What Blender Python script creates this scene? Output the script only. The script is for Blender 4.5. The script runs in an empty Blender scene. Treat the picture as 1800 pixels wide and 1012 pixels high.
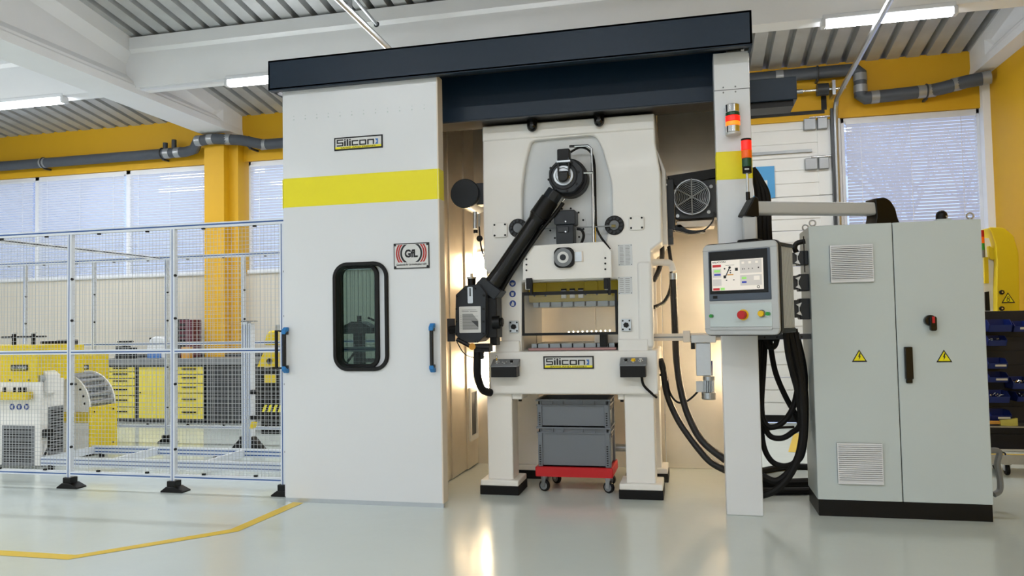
import bpy, bmesh, math, random
from mathutils import Vector, Matrix
random.seed(7)
PI = math.pi
sc = bpy.context.scene
COL = sc.collection

# ---------------------------------------------------------------- camera, world, exposure
FPX, PITCH, ROLL, YAW, EYE = 1343.14, .0421579, -.0190639, .228661, Vector((0, 0, 1.5))
_f = Vector((-math.sin(YAW), math.cos(YAW), 0)); _r = Vector((math.cos(YAW), math.sin(YAW), 0)); _u = Vector((0, 0, 1))
_f2 = _f*math.cos(PITCH) + _u*math.sin(PITCH); _u2 = _u*math.cos(PITCH) - _f*math.sin(PITCH)
_r3 = _r*math.cos(ROLL) + _u2*math.sin(ROLL); _u3 = _u2*math.cos(ROLL) - _r*math.sin(ROLL)
cam = bpy.data.cameras.new('camera'); cam.sensor_width = 36; cam.lens = FPX/1800*36; cam.clip_start = .05; cam.clip_end = 200
camo = bpy.data.objects.new('camera', cam); COL.objects.link(camo)
mw = Matrix((_r3, _u3, -_f2)).transposed().to_4x4(); mw.translation = EYE
camo.matrix_world = mw
sc.camera = camo

world = bpy.data.worlds.new('sky'); sc.world = world; world.use_nodes = True
bgn = world.node_tree.nodes['Background']
bgn.inputs[0].default_value = (.50, .60, .95, 1); bgn.inputs[1].default_value = 1.5
sc.view_settings.view_transform = 'Standard'; sc.view_settings.look = 'None'
sc.view_settings.gamma = 1; sc.view_settings.use_curve_mapping = False
sc.view_settings.exposure = 0.2
LAMP_W = 62          # watts of one ceiling luminaire
CABIN_W = 120          # watts of one cabin lamp
TUBE_E = 24

# surveying helpers: where the sight line of a photo pixel meets a known plane of the hall
def _ray(x, y): return _r3*((x-900)/FPX) - _u3*((y-506)/FPX) + _f2
def P(x, y, Y):
    d = _ray(x, y); return EYE + d*(Y/d.y)
def PX(x, y, X):
    d = _ray(x, y); return EYE + d*(X/d.x)
def G(x, y, z=0):
    d = _ray(x, y); return EYE + d*((z-1.5)/d.z)

# ---------------------------------------------------------------- materials
def srgb(r, g, b):
    f = lambda c: (c/255/12.92 if c/255 <= .04045 else ((c/255+.055)/1.055)**2.4)
    return (f(r), f(g), f(b), 1)
MATS = {}
def mat(name, rgb, rough=.5, metal=0, var=.04, scale=6, bump=0, bscale=40, emit=0, coat=0, spec=.5, emcol=None):
    if name in MATS: return MATS[name]
    m = bpy.data.materials.new(name); m.use_nodes = True; nt = m.node_tree; n = nt.nodes; L = nt.links
    p = n['Principled BSDF']; c = srgb(*rgb)
    p.inputs['Roughness'].default_value = rough; p.inputs['Metallic'].default_value = metal
    p.inputs['Specular IOR Level'].default_value = spec
    if coat: p.inputs['Coat Weight'].default_value = coat; p.inputs['Coat Roughness'].default_value = .08
    tc = n.new('ShaderNodeTexCoord'); nz = n.new('ShaderNodeTexNoise'); nz.inputs['Scale'].default_value = scale; nz.inputs['Detail'].default_value = 4
    L.new(tc.outputs['Object'], nz.inputs['Vector'])
    mx = n.new('ShaderNodeMix'); mx.data_type = 'RGBA'
    mx.inputs[6].default_value = tuple(v*(1-var) for v in c[:3])+(1,); mx.inputs[7].default_value = tuple(min(1, v*(1+var)) for v in c[:3])+(1,)
    L.new(nz.outputs['Fac'], mx.inputs[0]); L.new(mx.outputs[2], p.inputs['Base Color'])
    if bump:
        n2 = n.new('ShaderNodeTexNoise'); n2.inputs['Scale'].default_value = bscale; L.new(tc.outputs['Object'], n2.inputs['Vector'])
        bp = n.new('ShaderNodeBump'); bp.inputs['Strength'].default_value = bump; bp.inputs['Distance'].default_value = .01
        L.new(n2.outputs['Fac'], bp.inputs['Height']); L.new(bp.outputs['Normal'], p.inputs['Normal'])
    if emit:
        p.inputs['Emission Color'].default_value = srgb(*(emcol or rgb)); p.inputs['Emission Strength'].default_value = emit
    MATS[name] = m; return m
def glass(name, tint, gl=.08, rough=.02):
    m = bpy.data.materials.new(name); m.use_nodes = True; nt = m.node_tree; n = nt.nodes; L = nt.links
    n.remove(n['Principled BSDF']); out = n['Material Output']
    t = n.new('ShaderNodeBsdfTransparent'); t.inputs[0].default_value = (*tint, 1)
    g = n.new('ShaderNodeBsdfGlossy'); g.inputs['Roughness'].default_value = rough
    fr = n.new('ShaderNodeFresnel'); fr.inputs[0].default_value = 1.45
    ml = n.new('ShaderNodeMath'); ml.operation = 'MULTIPLY'; ml.inputs[1].default_value = gl/.04
    cl = n.new('ShaderNodeMath'); cl.operation = 'MINIMUM'; cl.inputs[1].default_value = .7
    x = n.new('ShaderNodeMixShader'); L.new(fr.outputs[0], ml.inputs[0]); L.new(ml.outputs[0], cl.inputs[0]); L.new(cl.outputs[0], x.inputs[0])
    L.new(t.outputs[0], x.inputs[1]); L.new(g.outputs[0], x.inputs[2]); L.new(x.outputs[0], out.inputs[0])
    MATS[name] = m; return m

M = dict(
 white=mat('white_powder_coat', (222, 226, 230), .28, var=.02, scale=2, coat=.2),
 panel_edge=mat('cream_edge_profile', (226, 215, 200), .4),
 cream=mat('cream_machine_paint', (236, 235, 231), .35, var=.02, scale=3, bump=.03, bscale=120, coat=.15),
 pocket=mat('grey_white_casting_paint', (214, 218, 220), .42, var=.05, scale=4, bump=.08, bscale=60),
 navy=mat('navy_powder_coat', (12, 34, 52), .36, var=.12, scale=30, bump=.05, bscale=350, spec=.3),
 black=mat('black_plastic', (6, 6, 7), .42, var=.1, spec=.3),
 blackgloss=mat('black_gloss', (5, 6, 7), .2, var=.1, spec=.4),
 rubber=mat('black_rubber', (8, 8, 9), .65, var=.15, bump=.1, spec=.3),
 hose=mat('black_hose_worn', (18, 16, 15), .5, var=.5, scale=25, bump=.25, bscale=160),
 graph=mat('graphite_paint', (26, 32, 39), .4, var=.06, spec=.4),
 dgrey=mat('dark_grey_paint', (48, 52, 57), .45),
 grey=mat('mid_grey_paint', (120, 124, 128), .5),
 crate=mat('grey_crate_plastic', (112, 118, 126), .45, var=.03),
 cratein=mat('dark_crate_inside', (30, 32, 36), .6),
 lgrey=mat('light_grey_cabinet_paint', (195, 206, 207), .38, var=.02, scale=3, bump=.03, bscale=250),
 hmigrey=mat('panel_grey_metal', (186, 189, 190), .4, var=.02),
 hmiblue=mat('panel_blue_grey', (74, 84, 98), .45),
 alu=mat('brushed_aluminium', (196, 202, 208), .32, .75, var=.05, scale=30),
 alup=mat('anodised_profile', (220, 226, 234), .35, .2, var=.03),
 steel=mat('galvanised_steel', (176, 180, 184), .3, .9, var=.15, scale=14),
 chrome=mat('chrome', (225, 226, 228), .1, 1, var=.03),
 deck=mat('galvanised_roof_deck', (188, 190, 191), .45, .3, var=.22, scale=3.5, bump=.05, bscale=20),
 conc=mat('white_painted_concrete', (238, 240, 243), .7, var=.03, scale=3, bump=.08, bscale=25),
 ywall=mat('yellow_wall_paint', (214, 164, 6), .6, var=.03, scale=5, bump=.05, bscale=40),
 ystripe=mat('lemon_yellow_film', (240, 228, 0), .4, var=.02),
 ymach=mat('yellow_machine_paint', (226, 198, 20), .4, var=.04),
 ypale=mat('pale_yellow_drawer_paint', (226, 208, 70), .5, var=.03),
 yslide=mat('olive_yellow_slide_paint', (196, 172, 8), .45, var=.06),
 yline=mat('yellow_floor_paint', (226, 190, 20), .35, var=.06, scale=20),
 beige=mat('beige_wall_plaster', (206, 200, 186), .8, var=.03, bump=.1, bscale=60),
 hm_=mat('hinge_metal', (150, 153, 155), .45, .5), brass=mat('brass_fitting', (150, 136, 84), .35, .7),
 pvc=mat('white_window_frame', (224, 227, 232), .4, var=.02),
 blind=mat('white_blind_slat', (214, 220, 236), .5, var=.02),
 duct=mat('dark_grey_duct_wrap', (74, 80, 88), .5, var=.12, scale=12),
 tape=mat('silver_tape', (160, 163, 166), .35, .5),
 red=mat('red_plastic', (190, 18, 24), .4),
 redlamp=mat('red_lamp_lens', (235, 30, 24), .25, emit=1.1),
 orglamp=mat('orange_lamp_lens', (225, 90, 14), .25, emit=.25),
 grnlamp=mat('green_lamp_lens', (10, 72, 44), .25),
 green=mat('green_button', (40, 150, 60), .35),
 yellowbtn=mat('yellow_button', (236, 190, 10), .35),
 blue=mat('blue_plastic', (30, 120, 190), .4),
 bluein=mat('blue_profile_inlay', (40, 84, 150), .5),
 bin=mat('blue_storage_bin', (8, 32, 104), .4),
 binback=mat('navy_rack_panel', (5, 10, 28), .5),
 sign=mat('first_aid_blue', (70, 150, 205), .5),
 mand=mat('mandatory_blue', (24, 60, 140), .5),
 plate=mat('silver_plate', (206, 207, 205), .4, .3, var=.02),
 ink=mat('black_print', (18, 20, 24), .6),
 inkgrey=mat('grey_print', (150, 152, 152), .6),
 inkred=mat('red_print', (176, 40, 36), .6),
 inkblue=mat('blue_print', (70, 120, 190), .6),
 wire=mat('wire_mesh_steel', (186, 190, 193), .4, .4),
 sect=mat('white_door_panel', (226, 227, 225), .45, var=.02, bump=.03, bscale=200),
 insul=mat('cabin_inner_sheet', (230, 220, 204), .37, .78, var=.08, scale=5, bump=.04, bscale=90),
 rust=mat('pinkish_steel_table', (170, 130, 128), .4, .4),
 tslot=mat('grey_steel_bolster', (140, 146, 150), .35, .6),
 maroon=mat('maroon_plastic', (92, 34, 50), .5),
 brush=mat('yellow_brush_bristle', (200, 190, 90), .7),
 wood=mat('tan_cardboard', (206, 150, 60), .7),
 bark=mat('pale_bark', (228, 226, 226), .8),
)
def translucent(name, rgb, k):
    m = bpy.data.materials.new(name); m.use_nodes = True; nt = m.node_tree; n = nt.nodes; L = nt.links
    n.remove(n['Principled BSDF']); d = n.new('ShaderNodeBsdfDiffuse'); t = n.new('ShaderNodeBsdfTranslucent'); x = n.new('ShaderNodeMixShader')
    d.inputs[0].default_value = t.inputs[0].default_value = srgb(*rgb); x.inputs[0].default_value = k
    L.new(d.outputs[0], x.inputs[1]); L.new(t.outputs[0], x.inputs[2]); L.new(x.outputs[0], n['Material Output'].inputs[0]); MATS[name] = m
translucent('blind_white', (246, 247, 250), .4)
GL = glass('window_glass', (.93, .96, .98), .06)
GLD = glass('tinted_door_glass', (.42, .52, .5), .03)
PLEXI = glass('clear_guard_plastic', (.95, .95, .93), .05)

# ---------------------------------------------------------------- mesh building
class B:
    def __init__(s, fr=None): s.V = []; s.F = []; s.fr = fr; s.mi = None
    def add(s, vs, fs):
        o = len(s.V); fr = s.fr
        s.V += [tuple(fr @ Vector(v)) if fr else tuple(v) for v in vs]
        s.F += [tuple(i+o for i in f) for f in fs]; return s
    def box(s, x0, x1, y0, y1, z0, z1):
        return s.add([(x0,y0,z0),(x1,y0,z0),(x1,y1,z0),(x0,y1,z0),(x0,y0,z1),(x1,y0,z1),(x1,y1,z1),(x0,y1,z1)],
                     [(0,3,2,1),(4,5,6,7),(0,1,5,4),(1,2,6,5),(2,3,7,6),(3,0,4,7)])
    def cbox(s, c, d): return s.box(c[0]-d[0]/2, c[0]+d[0]/2, c[1]-d[1]/2, c[1]+d[1]/2, c[2]-d[2]/2, c[2]+d[2]/2)
    def prism(s, pts, axis, a, b):
        # pts 2D; axis 'y': (x,z); axis 'x': (y,z); axis 'z': (x,y)
        f = {'y': lambda p, t: (p[0], t, p[1]), 'x': lambda p, t: (t, p[0], p[1]), 'z': lambda p, t: (p[0], p[1], t)}[axis]
        n = len(pts); vs = [f(p, a) for p in pts]+[f(p, b) for p in pts]
        fs = [tuple(range(n)), tuple(range(2*n-1, n-1, -1))]+[(i, (i+1) % n+0, (i+1) % n+n, i+n) for i in range(n)]
        return s.add(vs, fs)
    def cyl(s, p, q, r, n=16, r2=None, cap=True):
        p, q = Vector(p), Vector(q); d = (q-p).normalized(); a = d.orthogonal().normalized(); b = d.cross(a)
        r2 = r if r2 is None else r2
        vs = [p+(a*math.cos(2*PI*i/n)+b*math.sin(2*PI*i/n))*r for i in range(n)]+[q+(a*math.cos(2*PI*i/n)+b*math.sin(2*PI*i/n))*r2 for i in range(n)]
        fs = [(i, (i+1) % n, (i+1) % n+n, i+n) for i in range(n)]
        if cap: fs += [tuple(range(n-1, -1, -1)), tuple(range(n, 2*n))]
        return s.add(vs, fs)
    def tube(s, pts, r, n=8, smooth=0):
        pts = [Vector(p) for p in pts]
        if smooth: pts = spline(pts, smooth)
        rings = []; prev = None
        for i, p in enumerate(pts):
            t = (pts[min(i+1, len(pts)-1)]-pts[max(i-1, 0)]).normalized()
            a = t.orthogonal().normalized() if prev is None else (prev-t*prev.dot(t)).normalized()
            prev = a; b = t.cross(a); rr = r(i/(len(pts)-1)) if callable(r) else r
            rings.append([p+(a*math.cos(2*PI*k/n)+b*math.sin(2*PI*k/n))*rr for k in range(n)])
        vs = [v for q in rings for v in q]; fs = []
        for i in range(len(rings)-1):
            for k in range(n): fs.append((i*n+k, i*n+(k+1) % n, (i+1)*n+(k+1) % n, (i+1)*n+k))
        m = (len(rings)-1)*n
        fs += [tuple(range(n-1, -1, -1)), tuple(range(m, m+n))]
        return s.add(vs, fs)
    def torus(s, c, R, r, nrm=(0, 1, 0), n=32, m=6, a0=0, a1=2*PI):
        c = Vector(c); nv = Vector(nrm).normalized(); a = nv.orthogonal().normalized(); b = nv.cross(a); vs = []; fs = []
        for i in range(n):
            t = 2*PI*i/n; e = a*math.cos(t)+b*math.sin(t)
            for k in range(m):
                u = 2*PI*k/m; vs.append(c+e*(R+r*math.cos(u))+nv*(r*math.sin(u)))
        for i in range(n):
            for k in range(m): fs.append((i*m+k, ((i+1) % n)*m+k, ((i+1) % n)*m+(k+1) % m, i*m+(k+1) % m))
        return s.add(vs, fs)
    def ball(s, c, r, n=14, m=8, zs=1, half=False):
        c = Vector(c); vs = []; fs = []; lo = 0 if half else -PI/2
        for j in range(m+1):
            t = lo+(PI/2-lo)*j/m
            for i in range(n): vs.append(c+Vector((r*math.cos(t)*math.cos(2*PI*i/n), r*math.cos(t)*math.sin(2*PI*i/n), r*zs*math.sin(t))))
        for j in range(m):
            for i in range(n): fs.append((j*n+i, j*n+(i+1) % n, (j+1)*n+(i+1) % n, (j+1)*n+i))
        return s.add(vs, fs)
    def holed(s, outer, inners, y0, y1):
        # plate in the xz plane with holes, from y0 (front) to y1
        bm = bmesh.new(); es = []; loops = [outer]+list(inners)
        for lp in loops:
            vs = [bm.verts.new((p[0], 0, p[1])) for p in lp]
            for i in range(len(vs)): es.append(bm.edges.new((vs[i], vs[(i+1) % len(vs)])))
        bmesh.ops.triangle_fill(bm, use_beauty=True, edges=es)
        bm.verts.index_update(); base = [v.co.copy() for v in bm.verts]; tris = [tuple(v.index for v in f.verts) for f in bm.faces]; bm.free()
        n = len(base); vs = [(c.x, y0, c.z) for c in base]+[(c.x, y1, c.z) for c in base]
        fs = list(tris)+[tuple(i+n for i in reversed(t)) for t in tris]; o = 0
        for lp in loops:
            k = len(lp); fs += [(o+i, o+(i+1) % k, o+(i+1) % k+n, o+i+n) for i in range(k)]; o += k
        return s.add(vs, fs)
    def text(s, txt, x, y, z, w, h, bold=0, align='C'):
        vs, fs = text_mesh(txt, bold)
        x0 = min(v[0] for v in vs); x1 = max(v[0] for v in vs); y0 = min(v[1] for v in vs); y1 = max(v[1] for v in vs)
        sx = w/(x1-x0); sy = h/(y1-y0)
        return s.add([(x-w/2+(v[0]-x0)*sx, y, z-h/2+(v[1]-y0)*sy) for v in vs], fs)
    def build(s, name, m, parent=None, bev=0, smooth=True, seg=2, **props):
        org = WL.get(parent, Vector((0, 0, 0))) if parent else Vector((0, 0, 0))
        me = bpy.data.meshes.new(name)
        me.from_pydata([(v[0]-org.x, v[1]-org.y, v[2]-org.z) for v in s.V], [], s.F); me.validate()
        bm = bmesh.new(); bm.from_mesh(me); bmesh.ops.recalc_face_normals(bm, faces=bm.faces); bm.to_mesh(me); bm.free()
        me.materials.append(MATS[m] if m in MATS else M[m])
        if smooth and len(me.polygons):
            me.polygons.foreach_set('use_smooth', [True]*len(me.polygons)); me.set_sharp_from_angle(angle=math.radians(35))
        o = bpy.data.objects.new(name, me); COL.objects.link(o); o.parent = parent; WL[o] = org
        if bev:
            md = o.modifiers.new('edge', 'BEVEL'); md.width = bev; md.segments = seg; md.limit_method = 'ANGLE'; md.angle_limit = math.radians(40); md.harden_normals = False
        for k, v in props.items(): o[k] = v
        return o
WL = {}
def spline(p, k):
    out = []; n = len(p)
    for i in range(n-1):
        a, b, c, d = p[max(i-1, 0)], p[i], p[i+1], p[min(i+2, n-1)]
        for j in range(k):
            t = j/k; out.append(.5*((2*b)+(c-a)*t+(2*a-5*b+4*c-d)*t*t+(3*b-a-3*c+d)*t**3))
    return out+[p[-1]]
_T = {}
def text_mesh(txt, bold):
    k = (txt, bold)
    if k in _T: return _T[k]
    cu = bpy.data.curves.new('t', 'FONT'); cu.body = txt; cu.offset = bold; cu.resolution_u = 3
    o = bpy.data.objects.new('t', cu); COL.objects.link(o); dg = bpy.context.evaluated_depsgraph_get()
    me = bpy.data.meshes.new_from_object(o.evaluated_get(dg))
    r = ([tuple(v.co) for v in me.vertices], [tuple(p.vertices) for p in me.polygons])
    bpy.data.objects.remove(o); bpy.data.curves.remove(cu); bpy.data.meshes.remove(me)
    _T[k] = r; return r
def rrect(x0, x1, z0, z1, r, n=6):
    out = []
    for cx, cz, a in ((x1-r, z1-r, 0), (x0+r, z1-r, PI/2), (x0+r, z0+r, PI), (x1-r, z0+r, 1.5*PI)):
        for i in range(n+1): t = a+PI/2*i/n; out.append((cx+r*math.cos(t), cz+r*math.sin(t)))
    return out
def circ(cx, cz, r, n=24): return [(cx+r*math.cos(2*PI*i/n), cz+r*math.sin(2*PI*i/n)) for i in range(n)]
def rpoly(pts, r, n=5):
    out = []; k = len(pts); pts = [Vector(p) for p in pts]
    for i in range(k):
        a, b, c = pts[i-1], pts[i], pts[(i+1) % k]; u = (a-b); w = (c-b); q = min(r, u.length*.45, w.length*.45)
        p0 = b+u.normalized()*q; p1 = b+w.normalized()*q
        for j in range(n+1): t = j/n; out.append(tuple(p0*(1-t)**2+b*2*t*(1-t)+p1*t*t))
    return out
def thing(name, loc, label, cat, group=None, rot=0):
    o = bpy.data.objects.new(name, None); o.empty_display_size = .1; COL.objects.link(o); o.location = loc; WL[o] = Vector(loc)
    o['label'] = label; o['category'] = cat
    if group: o['group'] = group
    return o
def tag(o, label, cat, group=None):
    o['label'] = label; o['category'] = cat
    if group: o['group'] = group
    return o
def dup(o, off, label=None, parent=None):
    c = o.copy(); COL.objects.link(c)
    if parent is None: c.location = o.location+Vector(off)
    else: c.parent = parent
    if label: c['label'] = label
    for ch in o.children: dup(ch, off, None, c)
    return c
def share(o, off):
    c = o.copy(); COL.objects.link(c); c.location = o.location+Vector(off); WL[c] = WL[o]+Vector(off) if o in WL else Vector(off); return c
ST = dict(kind='structure')

# ================================================================ THE HALL
YB = 11.3                      # inner face of the window wall
XR = 3.94                      # inner face of the right wall
XL, YF = -17.0, -8.0
def roofz(y): return 4.98+.155*(YB-y) if y > .5 else 4.98+.155*(YB-.5)-.155*(.5-y)
floor_mat = mat('grey_epoxy_floor', (204, 213, 209), .13, var=.03, scale=.8, coat=0, spec=.55)
nt = floor_mat.node_tree; nn = nt.nodes
tc = nn.new('ShaderNodeTexCoord'); nz = nn.new('ShaderNodeTexNoise'); nz.inputs['Scale'].default_value = 1.7; nz.inputs['Detail'].default_value = 6
mr = nn.new('ShaderNodeMapRange'); mr.inputs[3].default_value = .10; mr.inputs[4].default_value = .24
nt.links.new(tc.outputs['Object'], nz.inputs['Vector']); nt.links.new(nz.outputs['Fac'], mr.inputs[0]); nt.links.new(mr.outputs[0], nn['Principled BSDF'].inputs['Roughness'])
n3 = nn.new('ShaderNodeTexNoise'); n3.inputs['Scale'].default_value = 5; n3.inputs['Detail'].default_value = 3
bp = nn.new('ShaderNodeBump'); bp.inputs['Strength'].default_value = .06; bp.inputs['Distance'].default_value = .02
nt.links.new(tc.outputs['Object'], n3.inputs['Vector']); nt.links.new(n3.outputs['Fac'], bp.inputs['Height']); nt.links.new(bp.outputs['Normal'], nn['Principled BSDF'].inputs['Normal'])

floor = B().box(XL, XR, YF, YB, -.2, 0).build('floor', 'grey_epoxy_floor', **ST)
# yellow floor lines (paint film, children of the floor)
def line_strip(pts, w):
    b = B(); L = []; R = []
    pts = [Vector((p[0], p[1])) for p in pts]
    for i, p in enumerate(pts):
        d = (pts[min(i+1, len(pts)-1)]-pts[max(i-1, 0)]).normalized(); nrm = Vector((-d.y, d.x))
        L.append(p+nrm*w/2); R.append(p-nrm*w/2)
    n = len(pts); vs = [(v.x, v.y, .002) for v in L]+[(v.x, v.y, .002) for v in R]
    return b.add(vs, [(i, i+1, n+i+1, n+i) for i in range(n-1)])
line_strip([(-3.26, 5.92), (-3.30, 5.05), (-4.00, 4.29), (-6.2, 4.29)], .10).build('yellow_line', 'yline', floor, smooth=False)
line_strip([(1.05, 8.9), (1.28, 10.3)], .10).build('yellow_line', 'yline', floor, smooth=False)
line_strip([(2.3, 9.0), (3.9, 9.0)], .10).build('yellow_line', 'yline', floor, smooth=False)

# roof deck: trapezoidal metal sheet, narrow dark flutes running down the slope
def deck(y0, y1):
    prof = []; x = XL; p = .256
    while x < XR+.3:
        prof += [(x, 0), (x+.166, 0), (x+.178, .12), (x+.244, .12)]; x += p
    vs = []; n = len(prof)
    for y in (y0, y1): vs += [(a, y, roofz(y)+dz) for a, dz in prof]
    for y in (y0, y1): vs += [(a, y, roofz(y)+.2) for a, dz in prof]
    fs = [(i, i+1, n+i+1, n+i) for i in range(n-1)]+[(2*n+i, 2*n+i+1, 3*n+i+1, 3*n+i) for i in range(n-1)]
    return B().add(vs, fs)
deck(.5, YB+.3).build('ceiling', 'deck', smooth=False, **ST)
deck(YF, .5).build('ceiling', 'deck', smooth=False, **ST)

# tapered concrete main beams (horizontal soffit, top following the roof)
def main_beam(xc, name):
    b = B(); w = .27
    def ring(y):
        zt = roofz(y); zb = 4.64
        pts = [(-w, zb), (w, zb), (w, zb+.10), (w-.03, zb+.13), (w-.03, zb+.16), (w-.13, zb+.26), (w-.13, zt-.34), (w-.03, zt-.20), (w-.03, zt), (-w+.03, zt), (-w+.03, zt-.20), (-w+.13, zt-.34), (-w+.13, zb+.26), (-w+.03, zb+.16), (-w+.03, zb+.13), (-w, zb+.10)]
        return [(xc+a, y, z) for a, z in pts]
    def solid(y):
        zt = roofz(y); zb = 4.64; h = zb+.12; return [(xc+a, y, z) for a, z in [(-w, zb), (w, zb)]+[(w-.02, h)]*4+[(w-.02, zt-.1)]*2+[(w-.02, zt), (-w+.02, zt)]+[(-w+.02, zt-.1)]*2+[(-w+.02, h)]*4]
    ys = [(YB, 1), (10.75, 1), (10.55, 0), (6, 0), (.5, 0), (YF, 0)]; n = 16; vs = []
    for y, sd in ys: vs += solid(y) if sd else ring(y)
    fs = [tuple(range(n)), tuple(range((len(ys)-1)*n, len(ys)*n))]
    for j in range(len(ys)-1):
        for i in range(n): fs.append((j*n+i, j*n+(i+1) % n, (j+1)*n+(i+1) % n, (j+1)*n+i))
    return b.add(vs, fs).build(name, 'conc', smooth=False, **ST)
main_beam(-7.44, 'beam')
main_beam(XR+.06, 'beam')
# purlin beams across the hall
def purlin(y, x0, x1):
    z0 = roofz(y)-.64; zt = roofz(y)+.01
    prof = [(y-.13, z0), (y+.13, z0), (y+.17, zt-.2), (y+.22, zt-.16), (y+.22, zt), (y-.22, zt), (y-.22, zt-.16), (y-.17, zt-.2)]
    return B().prism(prof, 'x', x0, x1).build('crossbeam', 'conc', smooth=False, **ST)
for y in (8.87, 4.2, -.5, -5):
    purlin(y, -7.3, XR); purlin(y, XL, -7.58)

# back wall
wb = B(); wb.box(XL, -3.4, YB, YB+.3, 0, 2.35); wb.box(2.06, XR+.3, YB, YB+.3, 0, 2.35); wb.build('wall_back', 'beige', smooth=False, **ST)
yb = B(); yb.box(XL, XR+.3, YB-.02, YB+.3, 4.22, 5.0); yb.build('trim_1', 'ywall', smooth=False, **ST)
B().box(-7.70, -7.34, 10.98, YB+.2, 0, 4.64).box(-7.34, -7.17, 11.12, YB+.2, 0, 4.64).build('pillar', 'ywall', smooth=False, **ST)
B().box(-3.95, -3.36, 11.0, YB+.2, 0, 4.64).build('pillar', 'ywall', smooth=False, **ST)
B().box(XR-.09, XR+.3, YB-.12, YB+.2, 0, 4.7).build('pillar', 'conc', smooth=False, **ST)
B().box(2.0, 2.10, YB-.01, YB+.3, 0, 4.22).build('pillar', 'pvc', smooth=False, **ST)
# other walls
B().box(XR, XR+.3, YF, YB, 0, 4.64).build('wall_right', 'ywall', smooth=False, **ST)
B().box(XL-.3, XL, YF, YB, 0, 7).build('wall_left', 'beige', smooth=False, **ST)
B().box(XL, XR, YF-.3, YF, 0, 6).build('wall_front', 'conc', smooth=False, **ST)

# windows with venetian blinds
def window(i, xs, z0=2.35, z1=4.22):
    f = B(); x0, x1 = xs[0], xs[-1]; y0, y1 = YB+.02, YB+.10
    f.box(x0, x1, y0, y1, z1-.07, z1); f.box(x0, x1, y0-.06, y1, z0, z0+.06)
    for k, x in enumerate(xs):
        w = .045; a = max(x0, x-w); c = min(x1, x+w); f.box(a, c, y0, y1, z0, z1)
    fo = f.build('window_%d' % i, 'pvc', smooth=False, bev=.006, **ST)
    for k in range(len(xs)-1):
        a, c = xs[k]+.045, xs[k+1]-.045
        B().box(a, c, y1-.03, y1-.02, z0+.06, z1-.07).build('pane', 'window_glass', fo, smooth=False)
        s = B(); z = z0+.08
        B().box(a+.01, c-.01, y0-.045, y0-.005, z1-.10, z1-.07).build('blind_head_rail', 'pvc', fo, smooth=False)
        while z < z1-.11:
            s.add([(a+.015, y0-.045, z+.015), (c-.015, y0-.045, z+.015), (c-.015, y0-.008, z-.015), (a+.015, y0-.008, z-.015)], [(0, 1, 2, 3)]); z += .045
        s.build('blind_slats', 'blind_white', fo, smooth=False, kind='stuff')
        cd = B()
        for t in (.12, .5, .88): x = a+(c-a)*t; cd.box(x-.004, x+.004, y0-.05, y0-.047, z0+.07, z1-.08)
        cd.build('blind_cord', 'pvc', fo, smooth=False)
    return fo
window(1, [-17+.0, -15.13, -13.23, -11.33, -9.43, -7.70])
window(2, [-7.10, -5.5, -3.95])
window(3, [2.11, XR-.09])

# tree outside the right window
def branch(b, p, d, L, r, depth):
    q = p+d*L; b.tube([p, p+d*L*.5+Vector((random.uniform(-.05, .05), 0, .02))*L, q], r, 4)
    if depth == 0: return
    for _ in range(3 if depth > 1 else 4):
        nd = (d+Vector((random.uniform(-.9, .9), random.uniform(-.5, .5), random.uniform(-.25, .7)))).normalized()
        branch(b, p+d*L*random.uniform(.5, 1), nd, L*random.uniform(.6, .8), r*.62, depth-1)
tr = B(); branch(tr, Vector((4.6, 15, 0)), Vector((-.05, 0, 1)), 2.2, .10, 6)
tag(tr.build('bare_tree', 'bark'), 'pale bare tree with fine twigs outside the right window', 'tree')

# sectional door in the back wall
dr = B().box(-3.3, 2.0, YB+.06, YB+.12, 0, .12).build('door_1', 'black', smooth=False, **ST)
zs = [.10, .63, 1.16, 1.69, 2.18, 2.68, 3.16, 3.71, 4.30]
for a, c in zip(zs[:-1], zs[1:]):
    p = B(); h = (c-a)/3
    for k in range(3):
        p.box(-3.3, 2.0, YB+.02, YB+.07, a+k*h+.008, a+(k+1)*h-.008)
    p.box(-3.3, 2.0, YB+.032, YB+.07, a+.002, c-.002)
    po = p.build('panel', 'sect', dr, smooth=False)
    e = B().box(1.80, 1.985, YB+.008, YB+.025, a+.01, c-.01); e.build('end_cap', 'sect', po, smooth=False)
for z in (4.18, 3.62, 2.62, 1.6):
    hb = B().box(1.62, 1.78, YB-.05, YB+.015, z-.10, z+.06).box(1.80, 1.93, YB-.06, YB+.01, z-.10, z+.06); ho = hb.build('hinge', 'hinge_metal', dr, bev=.008)
    B().cyl((1.7, YB-.03, z+.075), (2.06, YB-.03, z+.075), .012).build('roller_pin', 'chrome', ho)
B().box(-3.0, 1.72, YB-.02, YB+.03, 3.775, 3.815).build('stiffener', 'hinge_metal', dr, smooth=False)
B().box(-3.0, 1.60, YB-.02, YB+.03, 2.22, 2.30).build('stiffener', 'hinge_metal', dr, smooth=False)
B().box(-3.3, 1.90, YB-.03, YB+.06, 4.30, 4.35).box(1.86, 1.93, YB-.03, YB+.06, 4.35, 4.62).build('top_seal', 'black', dr, smooth=False)
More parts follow.
